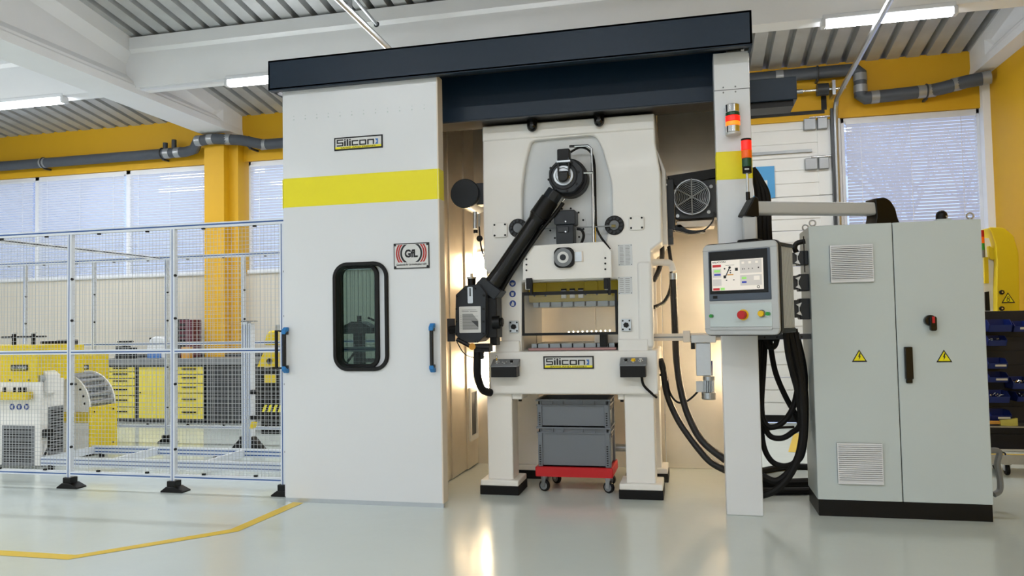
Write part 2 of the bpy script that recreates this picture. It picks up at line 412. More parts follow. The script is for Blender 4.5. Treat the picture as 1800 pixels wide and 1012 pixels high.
# first aid sign on the door
s0 = P(1330, 293, YB-.01); s1 = P(1363, 347, YB-.01)
sg = thing('first_aid_sign', ((s0.x+s1.x)/2-.12, YB, s1.z), 'blue first aid sign with white cross on the sectional door', 'sign')
B().box(s1.x-.52, s1.x, YB+.003, YB+.012, s1.z, s0.z).build('board', 'sign', sg, smooth=False)
cx, cz = s1.x-.26, s0.z-.25
B().box(cx-.16, cx+.16, YB-.002, YB+.004, cz-.05, cz+.05).box(cx-.05, cx+.05, YB-.0025, YB+.004, cz-.16, cz+.16).build('cross', 'plate', sg, smooth=False)

# door tracks and shaft
def track(x, name, lab):
    t = thing(name, (x, YB-.1, 0), lab, 'door track')
    z = 4.15
    pts = [Vector((x, YB-.07, 0)), Vector((x, YB-.07, 2)), Vector((x, YB-.07, z)), Vector((x, YB-.11, z+.18)), Vector((x, YB-.22, z+.28)), Vector((x, YB-.45, z+.31)), Vector((x, 8.2, z+.47)), Vector((x, 4.5, z+.60))]
    pts = pts[:2]+spline(pts[2:6], 5)+pts[6:]
    B().tube(pts, .033, 8).build('rail', 'steel', t)
    B().box(x-.06, x-.02, YB-.08, YB+.02, 0, 4.35).build('rail_angle', 'dgrey', t, smooth=False)
    B().box(x-.05, x+.05, 6.9, 7.0, 4.66, roofz(6.9)).build('hanger', 'steel', t, smooth=False)
    return t
track(2.03, 'door_track', 'galvanised door track curving up beside the right window')
track(-3.27, 'door_track', 'galvanised door track above the navy cabin beam')
sh = thing('torsion_shaft', (1.5, YB-.15, 4.7), 'steel door shaft with cable drum beside the pipe', 'shaft')
z = P(1440, 158, YB-.2).z
B().cyl((-3.3, YB-.2, z), (2.15, YB-.2, z), .016).build('shaft', 'chrome', sh)
B().cyl((1.78, YB-.2, z), (1.93, YB-.2, z), .085, 20).build('cable_drum', 'dgrey', sh)
B().cyl((1.3, YB-.2, z), (1.6, YB-.2, z), .03, 12).cyl((.4, YB-.2, z), (1.3, YB-.2, z), .04, 12).build('spring', 'steel', sh)
B().box(1.97, 2.01, YB-.28, YB-.02, z-.1, z+.1).build('bracket', 'steel', sh, smooth=False)
cp = thing('conduit_pipe', (-4.0, 8.2, 5.2), 'thin steel conduit with open end under the ceiling', 'pipe')
a = P(662, 43, 8.5); B().cyl(a, a+Vector((0, -4.5, .45)), .022, 10).build('pipe', 'steel', cp); B().torus(a, .026, .01, (0, 1, -.1)).build('end_ring', 'dgrey', cp)

# wrapped heating pipes on the wall
def pipe(pts, label, tapes, clamps):
    t = thing('wall_pipe', (pts[0][0], YB-.2, pts[0][2]-.1), label, 'pipe')
    B().tube(pts, .085, 14).build('pipe_run', 'duct', t)
    for (p, d) in tapes:
        p = Vector(p); d = Vector(d).normalized(); B().cyl(p-d*.05, p+d*.05, .089, 14).build('tape_band', 'tape', t)
    for p in clamps:
        B().box(p[0]-.015, p[0]+.015, p[1], YB, p[2]-.11, p[2]-.08).torus(p, .09, .012, (1, 0, 0)).build('clamp', 'dgrey', t)
    return t
y = YB-.17
pipe([(-16.5, y, 4.42), (-8.15, y, 4.42), (-7.95, y-.06, 4.44), (-7.75, y-.25, 4.52), (-7.45, y-.25, 4.53), (-7.0, y-.2, 4.49), (-6.7, y, 4.44), (-2.7, y, 4.46)],
     'dark grey wrapped pipe above the left windows', [((-11.0, y, 4.42), (1, 0, 0)), ((-8.5, y, 4.42), (1, 0, 0)), ((-8.3, y, 4.42), (1, 0, 0)), ((-7.72, y-.25, 4.52), (1, 0, 0)), ((-7.5, y-.25, 4.53), (1, 0, 0)), ((-7.2, y-.22, 4.51), (1, 0, -.05)), ((-6.7, y, 4.44), (1, 0, 0))],
     [(-11.0, y, 4.42), (-8.6, y, 4.42), (-6.9, y-.1, 4.47)])
B().cyl((-8.55, y, 4.50), (-8.55, y, 4.60), .04, 12).cyl((-8.38, y, 4.50), (-8.38, y, 4.64), .04, 12).build('pipe_stub', 'dgrey', [o for o in COL.objects if o.name.startswith('wall_pipe') and o.parent is None][-1])
pipe([(-1.9, y, 4.82), (2.30, y, 4.835), (2.345, y, 4.79), (2.345, y, 4.46), (2.39, y, 4.43), (3.2, y, 4.46), (3.35, y-.05, 4.47), (3.6, y-.12, 4.51), (3.85, y-.16, 4.53)],
     'dark grey wrapped pipe stepping down above the right window', [((1.3, y, 4.832), (1, 0, 0)), ((2.345, y, 4.72), (0, 0, 1)), ((2.345, y, 4.56), (0, 0, 1)), ((2.52, y, 4.435), (1, 0, .03)), ((3.1, y, 4.456), (1, 0, .03)), ((3.22, y, 4.46), (1, 0, .03)), ((3.5, y-.09, 4.495), (1, 0, .15)), ((3.83, y-.16, 4.53), (1, -.15, .1))],
     [(3.16, y, 4.458), (1.8, y, 4.833)])

# ceiling luminaires
LUM = []
def luminaire(x0, x1, y, z, label, lit=True):
    t = thing('tube_light', ((x0+x1)/2, y, z), label, 'light', 'tube lights under the crossbeams')
    B().box(x0-.05, x1+.05, y-.05, y+.05, z+.03, z+.09).build('housing', 'pvc', t, bev=.01)
    B().prism(rrect(-.055, .055, z-.045, z+.035, .035, 4), 'y', 0, 1)
    d = B(Matrix.Translation((0, y, 0)) @ Matrix.Rotation(PI/2, 4, 'Z')); d.prism(rrect(-.055, .055, z-.045, z+.035, .035, 4), 'y', -x1, -x0)
    d.build('diffuser', 'lamp_tube', t)
    for x in (x0-.04, x1+.04): B().cbox((x, y, z), (.05, .11, .09)).build('end_cap', 'pvc', t, bev=.01)
    l = bpy.data.lights.new('tube_glow', 'AREA'); l.shape = 'RECTANGLE'; l.size = x1-x0; l.size_y = .12; l.energy = LAMP_W*(x1-x0)/2.4; l.color = (.96, .98, 1)
    lo = bpy.data.objects.new('tube_glow', l); COL.objects.link(lo); lo.location = (0, 0, -.055); lo.parent = t
mat('lamp_tube', (250, 252, 255), .4, emit=TUBE_E)
zl = 4.66
ya = 8.78
xa = G(88, 174, 4.62).x
luminaire(xa-2.4, xa, ya, zl, 'lit tube light left of the sloping concrete main beam')
xb = G(388, 143, 4.62).x
luminaire(xb, xb+2.4, ya, zl, 'lit tube light disappearing behind the navy cabin beam')
xc0, xc1 = G(1455, 46, 4.62).x, G(1675, 22, 4.62).x
luminaire(xc0, xc1, ya, zl, 'lit tube light above the yellow wall at right')
luminaire(-2.6, -.2, ya, zl, 'lit tube light hidden above the cabin')
for yy, zz in ((4.1, 5.36), (-.6, 5.85), (-5, 5.2)):
    for k, x in enumerate((-14.5, -11, -6, -2.6, 1.2)):
        if yy == 4.1 and k > 1: continue
        luminaire(x, x+2.4, yy, zz, 'lit tube light overhead outside the picture')
# cable tray pieces beside the lamps
B().box(-7.12, xb-.06, ya-.02, ya+.04, 4.69, 4.72).build('cable_conduit', 'pvc', smooth=False); tag(bpy.data.objects['cable_conduit'], 'white cable conduit beside the lamp left of the cabin beam', 'conduit')

# ================================================================ THE SOUND CABIN
YD = 5.94                                   # front of the sliding door leaf
def fx(x, y, Y): p = P(x, y, Y); return (p.x, p.z)
def fpoly(pts, Y): return [fx(x, y, Y) for x, y in pts]
cabin = thing('sound_cabin', (-1, 7, 0), 'white sound cabin with navy roof beam around the press', 'cabin')
zb0, zb1 = P(775, 130, 5.86).z, P(896, 62, 5.86).z
xb0, xb1 = P(471, 130, 5.86).x, P(1322, 50, 5.86).x
fb = B().box(xb0, xb1, 5.86, 5.885, zb0, zb1).box(xb0, xb1, 5.86, 6.42, zb1-.02, zb1).box(xb0, xb0+.02, 5.86, 6.42, zb0-.0, zb1).box(xb1-.02, xb1, 5.86, 6.42, zb0, zb1)
fb.box(xb0, xb1, 5.86, 5.92, zb0-.004, zb0+.02)
fb.build('track_beam', 'navy', cabin, bev=.004)
B().box(xb0+.05, xb1-.05, 5.99, 6.05, zb0+.03, zb0+.1).build('door_rail', 'black', cabin, smooth=False)
zl0 = 3.235
B().box(-2.28, .30, 6.30, 6.34, zl0, zb1-.02).build('lintel', 'navy', cabin, bev=.004)
B().box(-2.28, .30, 6.30, 6.33, zl0-.010, zl0).build('lintel_trim', 'graph', cabin, smooth=False)
B().box(-2.28, .33, 6.34, 6.62, zl0+.0, zl0+.06).build('lintel_soffit', 'black', cabin, smooth=False)
B().box(.49, .865, 6.30, 6.55, 3.195, 3.375).build('rail_extension', 'navy', cabin, bev=.004)
B().box(.49, .84, 6.33, 6.55, 3.15, 3.195).build('rail_extension_base', 'black', cabin, smooth=False)
# left inner wall in two sheets, back wall, right wall, roof
B().box(-2.34, -2.245, 6.42, 6.98, .01, 3.7).build('side_sheet', 'insul', cabin, bev=.004)
B().box(-2.34, -2.235, 6.985, 7.45, .01, 3.7).build('side_sheet', 'insul', cabin, bev=.004)
B().box(-2.34, -2.22, 7.455, 7.83, .01, 3.7).build('side_sheet', 'insul', cabin, bev=.004)
B().box(-2.34, -1.72, 7.83, 7.93, .0, 3.7).build('back_sheet', 'insul', cabin, bev=.004)
B().box(-1.715, -.95, 7.83, 7.93, .0, 3.7).build('back_sheet', 'insul', cabin, bev=.004)
B().box(-.945, -.28, 7.83, 7.93, .0, 3.7).build('back_sheet', 'insul', cabin, bev=.004)
B().box(-.275, .45, 7.83, 7.93, .0, 3.7).build('back_sheet', 'insul', cabin, bev=.004)
B().box(.34, .45, 6.25, 7.83, 0, 3.7).build('side_sheet', 'insul', cabin, bev=.004)
B().box(-2.34, .45, 6.34, 7.93, 3.62, 3.72).build('roof', 'navy', cabin, smooth=False)
# small framed opening low in the left wall
w0 = PX(817, 702, -2.23); w1 = PX(835, 790, -2.23)
yy0, yy1, zz0, zz1 = 7.50, 7.78, .28, .82
fr = Matrix.Translation((-2.22, 0, 0)) @ Matrix.Rotation(PI/2, 4, 'Z')   # local x -> +Y, local y -> -X
B(fr).holed(rrect(yy0, yy1, zz0, zz1, .01, 2), [rrect(yy0+.04, yy1-.04, zz0+.05, zz1-.05, .01, 2)], -.02, .01).build('hatch_frame', 'cream', cabin)
B(fr).box(yy0+.04, yy1-.04, -.004, .0, zz0+.05, zz1-.05).build('hatch_pane', 'dgrey', cabin, smooth=False)
# pillar
px0, px1 = .226, .491
B().box(px0, px1, 6.05, 6.27, 0.0, zb0+.02).build('pillar', 'white', cabin, bev=.006)
zs0, zs1 = P(1290, 315, 6.045).z, P(1290, 265, 6.045).z
B().box(px0-.001, px1+.001, 6.0475, 6.272, zs0, zs1).build('yellow_band', 'ystripe', cabin, bev=.005)
zj = P(1285, 157, 6.045).z
B().box(px0, px1, 6.0485, 6.06, zj-.003, zj+.003).build('joint_line', 'grey', cabin, smooth=False)
for x in (.295, .385):
    for dz in (.02, -.02): B().cyl((x, 6.052, zj+dz), (x, 6.044, zj+dz), .006, 8).build('rivet', 'grey', cabin)

# sliding door leaf
door = thing('sliding_door', (-2.7, 6.0, 0), 'tall white sliding door with yellow band and rounded window', 'door')
dx0, dx1 = P(500, 500, YD).x, P(772, 500, YD).x
dz1 = P(771, 134, YD).z
hole = rrect(*[f for f in (P(590, 550, YD).x, P(680, 550, YD).x)], P(640, 648, YD).z, P(640, 464, YD).z, .11, 8)
B().holed([(dx0, .03), (dx1, .03), (dx1, dz1), (dx0, dz1)], [hole], YD, YD+.05).build('front_sheet', 'white', door, smooth=False)
B().box(dx1-.0005, dx1+.012, YD-.004, YD+.12, .03, dz1+.01).build('edge_profile', 'panel_edge', door, bev=.003)
ih = rrect(P(597, 550, YD+.1).x, P(667, 550, YD+.1).x, P(640, 645, YD+.1).z, P(640, 466, YD+.1).z, .09, 8)
B().holed([(dx0-.03, .03), (dx1, .03), (dx1, dz1), (dx0-.03, dz1)], [ih], YD+.08, YD+.115).build('rear_sheet', 'white', door, smooth=False)
B().box(dx0-.035, dx0, YD+.05, YD+.115, .03, dz1).build('rear_stile', 'white', door, smooth=False)
def offs(lp, d):
    n = len(lp); c = Vector((sum(p[0] for p in lp)/n, sum(p[1] for p in lp)/n)); out = []
    for i in range(n):
        a, b = Vector(lp[i-1]), Vector(lp[(i+1) % n]); t = (b-a).normalized(); nr = Vector((t.y, -t.x)); out.append(tuple(Vector(lp[i])+nr*d))
    return out
wf = B().holed(offs(hole, .018), [offs(hole, -.014)], YD-.022, YD+.06).build('window_seal', 'black', door, bev=.006)
wi = B().holed(offs(ih, .012), [offs(ih, -.026)], YD+.06, YD+.13).build('window_seal', 'black', door, bev=.006)
B().prism(offs(ih, -.02), 'y', YD+.09, YD+.096).build('window_pane', 'tinted_door_glass', door, smooth=False)
B().box(dx0-.002, dx1, YD-.0025, YD+.01, P(640, 357, YD).z, P(640, 305, YD).z).build('yellow_band', 'ystripe', door, smooth=False)
B().box(dx1+.005, dx1+.0135, YD-.006, YD+.12, P(640, 357, YD).z, P(640, 305, YD).z).box(dx0-.036, dx0-.03, YD+.04, YD+.117, P(640, 357, YD).z, P(640, 305, YD).z).build('yellow_band', 'ystripe', door, smooth=False)
B().box(dx0, dx1+.01, YD-.004, YD+.02, .0, .035).build('bottom_seal', 'alu', door, smooth=False)
rv = B()
for k in range(12):
    x = dx0+.10+k*.108; z = P(640, 200, YD).z+.0; rv.cyl((x, YD+.001, z), (x, YD-.003, z), .006, 6); rv.cyl((x, YD+.001, z+.03), (x, YD-.003, z+.03), .004, 6)
rv.build('rivet_row', 'lgrey', door)
def handle(x, y, z0, z1, par):
    d = -.065
    B().box(x-.013, x+.017, y+d, y+d+.026, z0+.03, z1-.03).box(x-.013, x+.017, y+d, y, z0+.035, z0+.065).box(x-.013, x+.017, y+d, y, z1-.065, z1-.035).build('handle', 'blackgloss', par, bev=.006)
    h = [o for o in par.children if o.name.startswith('handle')][-1]
    for z, s in ((z0, 1), (z1, -1)):
        B().prism([(y+d-.004, z+s*.06), (y+d-.004, z+s*.03), (y+d+.03, z), (y-.005, z), (y-.005, z+s*.036), (y+d+.03, z+s*.036)], 'x', x-.017, x+.021).build('handle_cap', 'blue', h, bev=.004)
ha, hb_ = P(503, 655, YD), P(503, 575, YD)
handle(dx0+.022, YD, ha.z, hb_.z, door)
handle(P(762, 610, YD).x, YD, P(762, 654, YD).z, P(762, 568, YD).z, door)
xh = P(488, 610, YD+.13).x
B().tube([(dx0-.03, YD+.1, ha.z+.04), (xh, YD+.11, ha.z+.03), (xh, YD+.11, hb_.z-.03), (dx0-.03, YD+.1, hb_.z-.04)], .016, 6).build('rear_handle', 'black', door)

# sign builder: plate with black border, wordmark, blue chevron, yellow strip
def wordmark(parent, x0, x1, z0, z1, Y, sub):
    w = x1-x0; h = z1-z0; e = .012
    B().box(x0, x1, Y-.006, Y, z0, z1).build('border', 'ink', parent, smooth=False)
    f = B().box(x0+e, x1-e, Y-.008, Y-.005, z0+e, z1-e).build('face', 'plate', parent, smooth=False)
    B().box(x0+e, x1-e, Y-.0095, Y-.007, z0+e, z0+h*.27).build('strip', 'ystripe', parent, smooth=False)
    lw = w*.80; lx = x0+e+w*.03; zc = z0+h*.31; hh = h*.52; g = hh/6; gap = lw/60
    b = B(); yA, yB = Y-.0105, Y-.008
    bar = lambda a, c, q, r: b.box(lx+lw*a, lx+lw*c, yA, yB, zc+hh*q, zc+hh*r)
    t = .028; th = .17
    # S
    bar(.0, .17, 0, th); bar(.142, .17, 0, .58); bar(.0, .17, .42, .58); bar(.0, .03, .42, 1); bar(.0, .17, 1-th, 1)
    # i l i
    for a in (.195, .325): bar(a, a+.04, 0, .74); bar(a, a+.04, .84, 1)
    bar(.26, .30, 0, 1)
    # c
    bar(.39, .56, 0, th); bar(.39, .42, 0, .76); bar(.39, .56, .76-th, .76)
    # o
    bar(.585, .765, 0, th); bar(.585, .765, .76-th, .76); bar(.585, .617, 0, .76); bar(.733, .765, 0, .76)
    # n
    bar(.79, .825, 0, .76); bar(.79, .965, .76-th, .76); bar(.932, .965, 0, .76)
    b.build('wordmark', 'ink', parent, smooth=False)
    cx0 = lx+lw*.99; cx1 = lx+lw*1.065; m = (cx0+cx1)/2; z2, z3 = zc, zc+hh*.78
    B().prism([(cx0, z2), (cx1, z2), (cx1, z3), (cx0, z3), (m+.004, (z2+z3)/2)], 'y', yA, yB).build('chevron', 'inkblue', parent, smooth=False)
    if sub: B().text(sub, (x0+x1)/2, Y-.0105, z0+e+(h*.27-e)*.48, w*.72, h*.11, .01).build('subtitle', 'ink', parent, smooth=False)
s1 = thing('wordmark_sign', (P(630, 262, YD).x, YD, P(630, 262, YD).z), 'nameplate with black lettering and yellow strip high on the sliding door', 'sign')
wordmark(s1, P(588, 252, YD).x, P(673, 252, YD).x, P(630, 262.5, YD).z, P(630, 239.5, YD).z, YD, 'SAWS AND PRESSES')
s2 = thing('noise_control_sign', (P(724, 470, YD).x, YD, P(724, 470, YD).z), 'silver plate with red and black arcs on the sliding door', 'sign')
ax, bx_ = P(692.5, 450, YD).x, P(755, 450, YD).x; az, bz = P(724, 472, YD).z, P(724, 427, YD).z
B().box(ax, bx_, YD-.006, YD, az, bz).build('border', 'ink', s2, smooth=False)
B().box(ax+.008, bx_-.008, YD-.008, YD-.005, az+.008, bz-.008).build('face', 'plate', s2, smooth=False)
cxm, czm = (ax+bx_)/2, az+(bz-az)*.60
def arcband(r0, r1, hw, sgn, m, nm):
    # band between two circles cut at +-hw height
    n = 14; o = [];
    for r, rev in ((r0, 0), (r1, 1)):
        tt = math.asin(min(.98, hw/r)); pts = [(cxm+sgn*r*math.cos(t), czm+r*math.sin(t)) for t in [(-tt+2*tt*i/n) for i in range(n+1)]]
        o += pts[::-1] if rev else pts
    B().prism(o, 'y', YD-.0095, YD-.008).build(nm, m, s2, smooth=False)
for sg_ in (-1, 1):
    arcband(.081, .096, .073, sg_, 'ink', 'arc'); arcband(.104, .116, .073, sg_, 'inkred', 'arc'); arcband(.122, .134, .073, sg_, 'inkred', 'arc')
B().text('GfL', cxm, YD-.0095, czm-.002, .115, .068, .045).build('letters', 'ink', s2, smooth=False)
B().text('Gesellschaft für Lärmbekämpfung mbH', cxm, YD-.0095, az+.033, .26, .022, .02).build('caption', 'ink', s2, smooth=False)
for x in (ax+.015, bx_-.015):
    for z in (az+.015, bz-.015): B().cyl((x, YD-.004, z), (x, YD-.012, z), .009, 10).build('screw', 'ink', s2)

# cabin lamps (warm LED bars on the back wall)
mat('warm_lamp', (255, 236, 200), .4, emit=9)
def cabin_lamp(x, y, z, h, lab, k=.5):
    t = thing('cabin_lamp', (x, y, z-h/2), lab, 'lamp', 'warm lamps inside the cabin')
    B().box(x-.05, x+.05, y-.01, y+.02, z-h/2-.03, z+h/2+.03).build('housing', 'alu', t, bev=.004)
    B().box(x-.035, x+.035, y-.045, y-.01, z-h/2, z+h/2).build('diffuser', 'warm_lamp', t, bev=.01)
    l = bpy.data.lights.new('cabin_glow', 'AREA'); l.shape = 'RECTANGLE'; l.size = .07; l.size_y = h; l.energy = CABIN_W*k; l.color = (1, .85, .66)
    lo = bpy.data.objects.new('cabin_glow', l); COL.objects.link(lo); lo.parent = t; lo.location = (0, -.05, h/2); lo.rotation_euler = (PI/2, 0, 0)
a = P(848, 475, 7.8); cabin_lamp(a.x, 7.80, a.z, .34, 'upper warm lamp beside the gearbox on the cabin back wall')
a = P(852, 650, 7.8); cabin_lamp(a.x, 7.80, a.z, .36, 'lower warm lamp beside the press bed on the cabin back wall')
def added_side_lamp(y, z, h, lab):  # unseen lamps added on the right cabin wall to brighten the back wall
    t = thing('cabin_lamp', (.33, y, z-h/2), lab, 'lamp', 'warm lamps inside the cabin')
    B().box(.32, .345, y-.05, y+.05, z-h/2-.03, z+h/2+.03).build('housing', 'alu', t, bev=.004)
    B().box(.29, .32, y-.035, y+.035, z-h/2, z+h/2).build('diffuser', 'warm_lamp', t, bev=.01)
    l = bpy.data.lights.new('cabin_glow', 'AREA'); l.shape = 'RECTANGLE'; l.size = .07; l.size_y = h; l.energy = CABIN_W; l.color = (1, .85, .66)
    lo = bpy.data.objects.new('cabin_glow', l); COL.objects.link(lo); lo.parent = t; lo.location = (-.05, 0, h/2); lo.rotation_euler = (PI/2, 0, -PI/2)
added_side_lamp(7.3, 1.75, .4, 'upper unseen warm lamp added behind the white cabin pillar')
added_side_lamp(7.3, .95, .4, 'lower unseen warm lamp added behind the white cabin pillar')

# ================================================================ THE PRESS
YP = 6.5
press = thing('stamping_press', (-1, 6.9, 0), 'cream stamping press with open die space standing in the cabin', 'press')
out = fpoly([(848, 222), (1150, 199), (1152, 250), (1161, 305), (1164, 425), (1144, 440), (1147, 616), (1086, 616), (1086, 490), (917, 496), (917, 619), (881, 619), (879, 505), (850, 470)], YP)
pocket = rpoly(fpoly([(934, 247), (1046, 237), (1059, 262), (1075, 322), (1077, 392), (1064, 420), (1064, 470), (919, 474), (918, 335), (923, 290)], YP), .05)
B().holed(out, [pocket], YP, YP+.07).build('front_casting', 'cream', press, bev=.016, seg=3)
B().prism(out, 'y', YP+.07, 7.45).build('frame', 'cream', press, bev=.02, seg=3)
inner = offs(pocket, -.022) if True else pocket
B().prism(pocket, 'y', YP+.05, YP+.072).build('pocket', 'pocket', press, smooth=False)
# softened inner rim of the pocket
zt0 = P(1000, 212, YP).z
B().box(fx(848, 222, YP)[0], fx(1150, 199, YP)[0], YP-.012, YP+.05, P(1000, 238, YP).z, zt0+.003).build('top_flange', 'cream', press, bev=.012)
# right hand rounded rib on the column
c0, c1 = fx(1130, 470, YP), fx(1130, 612, YP)
B().box(c0[0]-.05, c0[0]+.075, YP-.022, YP+.05, c1[1], c0[1]+.05).build('column_rib', 'cream', press, bev=.03, seg=4)
# bed
bx0, bx1, bz0, bz1 = fx(861, 650, 6.45)[0], fx(1156, 650, 6.45)[0], P(1000, 693, 6.45).z, P(1000, 617, 6.45).z
B().box(bx0, bx1, 6.45, 7.45, bz0, bz1).build('bed', 'cream', press, bev=.016, seg=3)
for xa_, xb_ in ((872, 915), (1087, 1140)):
    B().box(fx(xa_, 610, YP)[0], fx(xb_, 610, YP)[0], YP-.03, YP+.1, bz1-.01, P(1000, 597, YP).z).build('column_foot', 'cream', press, bev=.012)
# legs
def leg(x0, x1, y0, y1, big=1):
    lo = B().box(x0, x1, y0, y1, .12, bz0+.01).build('leg', 'cream', press, bev=.01)
    B().box(x0-.055, x1+.055, y0-.055, y1+.055, .075, .125).build('foot_plate', 'cream', lo, bev=.008)
    B().box(x0-.06, x1+.06, y0-.06, y1+.06, .0, .077).build('rubber_pad', 'rubber', lo, bev=.006)
lx0, lx1 = fx(857, 760, YP)[0], fx(901, 760, YP)[0]; rx0, rx1 = fx(1099, 760, YP)[0], fx(1151, 760, YP)[0]
leg(lx0, lx1, YP, YP+.23); leg(rx0, rx1, YP, YP+.23); leg(lx0, lx1+.1, 7.2, 7.42); leg(rx0, rx1+.02, 7.2, 7.42)
for x0, x1, sgn in ((lx1, fx(918, 700, YP)[0], 1), (fx(1086, 700, YP)[0], rx0, -1)):
    B().box(x0, x1, YP+.0, YP+.25, bz0-.05, bz0+.02).build('haunch', 'cream', press, bev=.01)
    m = x1-.02 if sgn > 0 else x0+.02
    B().cyl((m-.01*sgn, YP+.05, bz0-.052), (m-.01*sgn, YP+.05, bz0-.07), .015, 8).build('bolt_head', 'black', press)
# rear cross rail
B().cyl((lx1, 7.3, .28), (rx0, 7.3, .28), .035, 12).build('cross_tube', 'alu', press)
# round black lifting lugs under the lintel
for x, y in ((935, 222), (1053, 213)):
    p = P(x, y, YP-.06)
    B().cyl((p.x, YP-.05, p.z), (p.x, YP-.05, p.z+.16), .045, 18).ball((p.x, YP-.05, p.z), .045).cyl((p.x, YP-.05, p.z+.02), (p.x, YP+.03, p.z+.02), .03, 12).build('lifting_lug', 'blackgloss', press)
# square covers
def cover(x0, y0, x1, y1):
    a = fx(x0, y1, YP); c = fx(x1, y0, YP)
    o = B().prism(rrect(a[0], c[0], a[1], c[1], .02, 4), 'y', YP-.018, YP+.01).build('cover_plate', 'cream', press, bev=.004)
    for u in (a[0]+.018, c[0]-.018):
        for v in (a[1]+.018, c[1]-.018): B().cyl((u, YP-.017, v), (u, YP-.023, v), .009, 8).build('screw', 'black', o)
cover(867, 391, 892, 418); cover(1106, 379, 1132, 405)
def dial(x, y):
    p = fx(x, y, YP); o = B().prism(rrect(p[0]-.042, p[0]+.042, p[1]-.052, p[1]+.052, .012, 3), 'y', YP-.02, YP+.01).build('lock_plate', 'alu', press, bev=.003)
    B().cyl((p[0], YP-.02, p[1]), (p[0], YP-.04, p[1]), .024, 6).build('lock_knob', 'black', o)
    for u in (-.028, .028):
        for v in (-.036, .036): B().cyl((p[0]+u, YP-.019, p[1]+v), (p[0]+u, YP-.024, p[1]+v), .008, 8).build('screw', 'black', o)
dial(904, 574); dial(1101, 571)
# information plates
def info(x0, y0, x1, y1, rows):
    a = fx(x0, y1, YP); c = fx(x1, y0, YP)
    o = B().box(a[0], c[0], YP-.004, YP+.01, a[1], c[1]).build('info_plate', 'pocket', press, smooth=False)
    b = B(); n = rows; ww = c[0]-a[0]
    for i in range(n):
        z = c[1]-(c[1]-a[1])*(i+1)/(n+1.0)
        for u0, u1 in ((.12, .42), (.52, .86)): b.box(a[0]+ww*u0, a[0]+ww*(u1-.06*random.random()), YP-.0048, YP-.004, z-.002, z+.002)
    b.build('print', 'inkgrey', o, smooth=False)
    for u in (a[0]+.008, c[0]-.008):
        for v in (a[1]+.008, c[1]-.008): B().cyl((u, YP-.003, v), (u, YP-.006, v), .004, 6).build('screw', 'dgrey', o)
info(1087, 429, 1111, 467, 14); info(1087, 486, 1111, 517, 8)
# mandatory signs on the left column
for k, (x, y) in enumerate(((901, 498), (901, 516.5), (901.5, 533.5))):
    p = fx(x, y, YP); o = B().prism(circ(p[0], p[1], .029), 'y', YP-.003, YP+.002).build('mandatory_sign', 'mand', press, smooth=False)
    b = B()
    if k == 0: b.prism(circ(p[0], p[1]-.004, .014, 14), 'y', YP-.004, YP-.003).box(p[0]-.02, p[0]+.02, YP-.004, YP-.003, p[1], p[1]+.006)
    elif k == 1: b.prism([(p[0]-.012, p[1]-.01), (p[0]-.006, p[1]-.019), (p[0]+.006, p[1]-.019), (p[0]+.012, p[1]-.01), (p[0]+.012, p[1]+.014), (p[0]-.012, p[1]+.014)], 'y', YP-.004, YP-.003)
    else: b.prism([(p[0]-.012, p[1]-.02), (p[0]+.01, p[1]-.02), (p[0]+.013, p[1]+.004), (p[0]+.004, p[1]+.018), (p[0]-.006, p[1]+.018), (p[0]-.008, p[1]), (p[0]-.016, p[1]+.004)], 'y', YP-.004, YP-.003)
    b.build('pictogram', 'plate', o, smooth=False)
# finned black locking rings
def ring(x, y):
    p = fx(x, y, YP); Y0 = YP-.02
    o = B().cyl((p[0], YP+.06, p[1]), (p[0], Y0+.01, p[1]), .083, 28).build('locking_ring', 'black', press)
    B().cyl((p[0], Y0+.012, p[1]), (p[0], Y0-.004, p[1]), .040, 20).build('hub', 'grey', o)
    for i in range(12):
        t = 2*PI*i/12; q = (p[0]+.062*math.cos(t), p[1]+.062*math.sin(t)); B().cyl((q[0], Y0+.012, q[1]), (q[0], Y0-.002, q[1]), .012, 8).build('bolt', 'graph', o)
    return p
rA = ring(911, 401); rB = ring(1080, 396)
# round flange behind the motor
pm = fx(995, 395, YP); YM = YP+.05
fo = B().cyl((pm[0], YM, pm[1]), (pm[0], YM-.012, pm[1]), .17, 40).build('round_flange', 'pocket', press)
for i in range(12):
    t = 2*PI*(i+.5)/12; q = (pm[0]+.15*math.cos(t), pm[1]+.15*math.sin(t)); B().cyl((q[0], YM-.011, q[1]), (q[0], YM-.018, q[1]), .009, 8).build('bolt', 'black', fo)
# hydraulic lines on the front
B().tube([P(1001, 257, 6.42), P(1034, 256, 6.42), P(1040, 262, 6.42), P(1042, 330, 6.42), P(1043, 428, 6.44)], .011, 8).build('chrome_line', 'chrome', press)
B().tube([P(1046, 345, 6.46), P(1046.5, 428, 6.46)], .008, 8).build('chrome_line', 'chrome', press)
B().tube([P(1002, 268, 6.44), P(1020, 259, 6.44), P(1037, 266, 6.45), P(1045, 290, 6.46), P(1047, 370, 6.46), P(1050, 405, 6.46), P(1072, 438, 6.46)], .010, 8, smooth=5).build('black_line', 'black', press)
B().tube([P(940, 403, 6.45), P(1078, 397, 6.45)], .006, 8).build('chrome_line', 'hinge_metal', press)
B().cyl(P(1075, 397, 6.45), P(1082, 397, 6.45), .012, 8).build('brass_fitting', 'brass', press)
B().tube([P(1022, 304, 6.40), P(1042, 303, 6.41)], .012, 8).build('chrome_line', 'chrome', press)
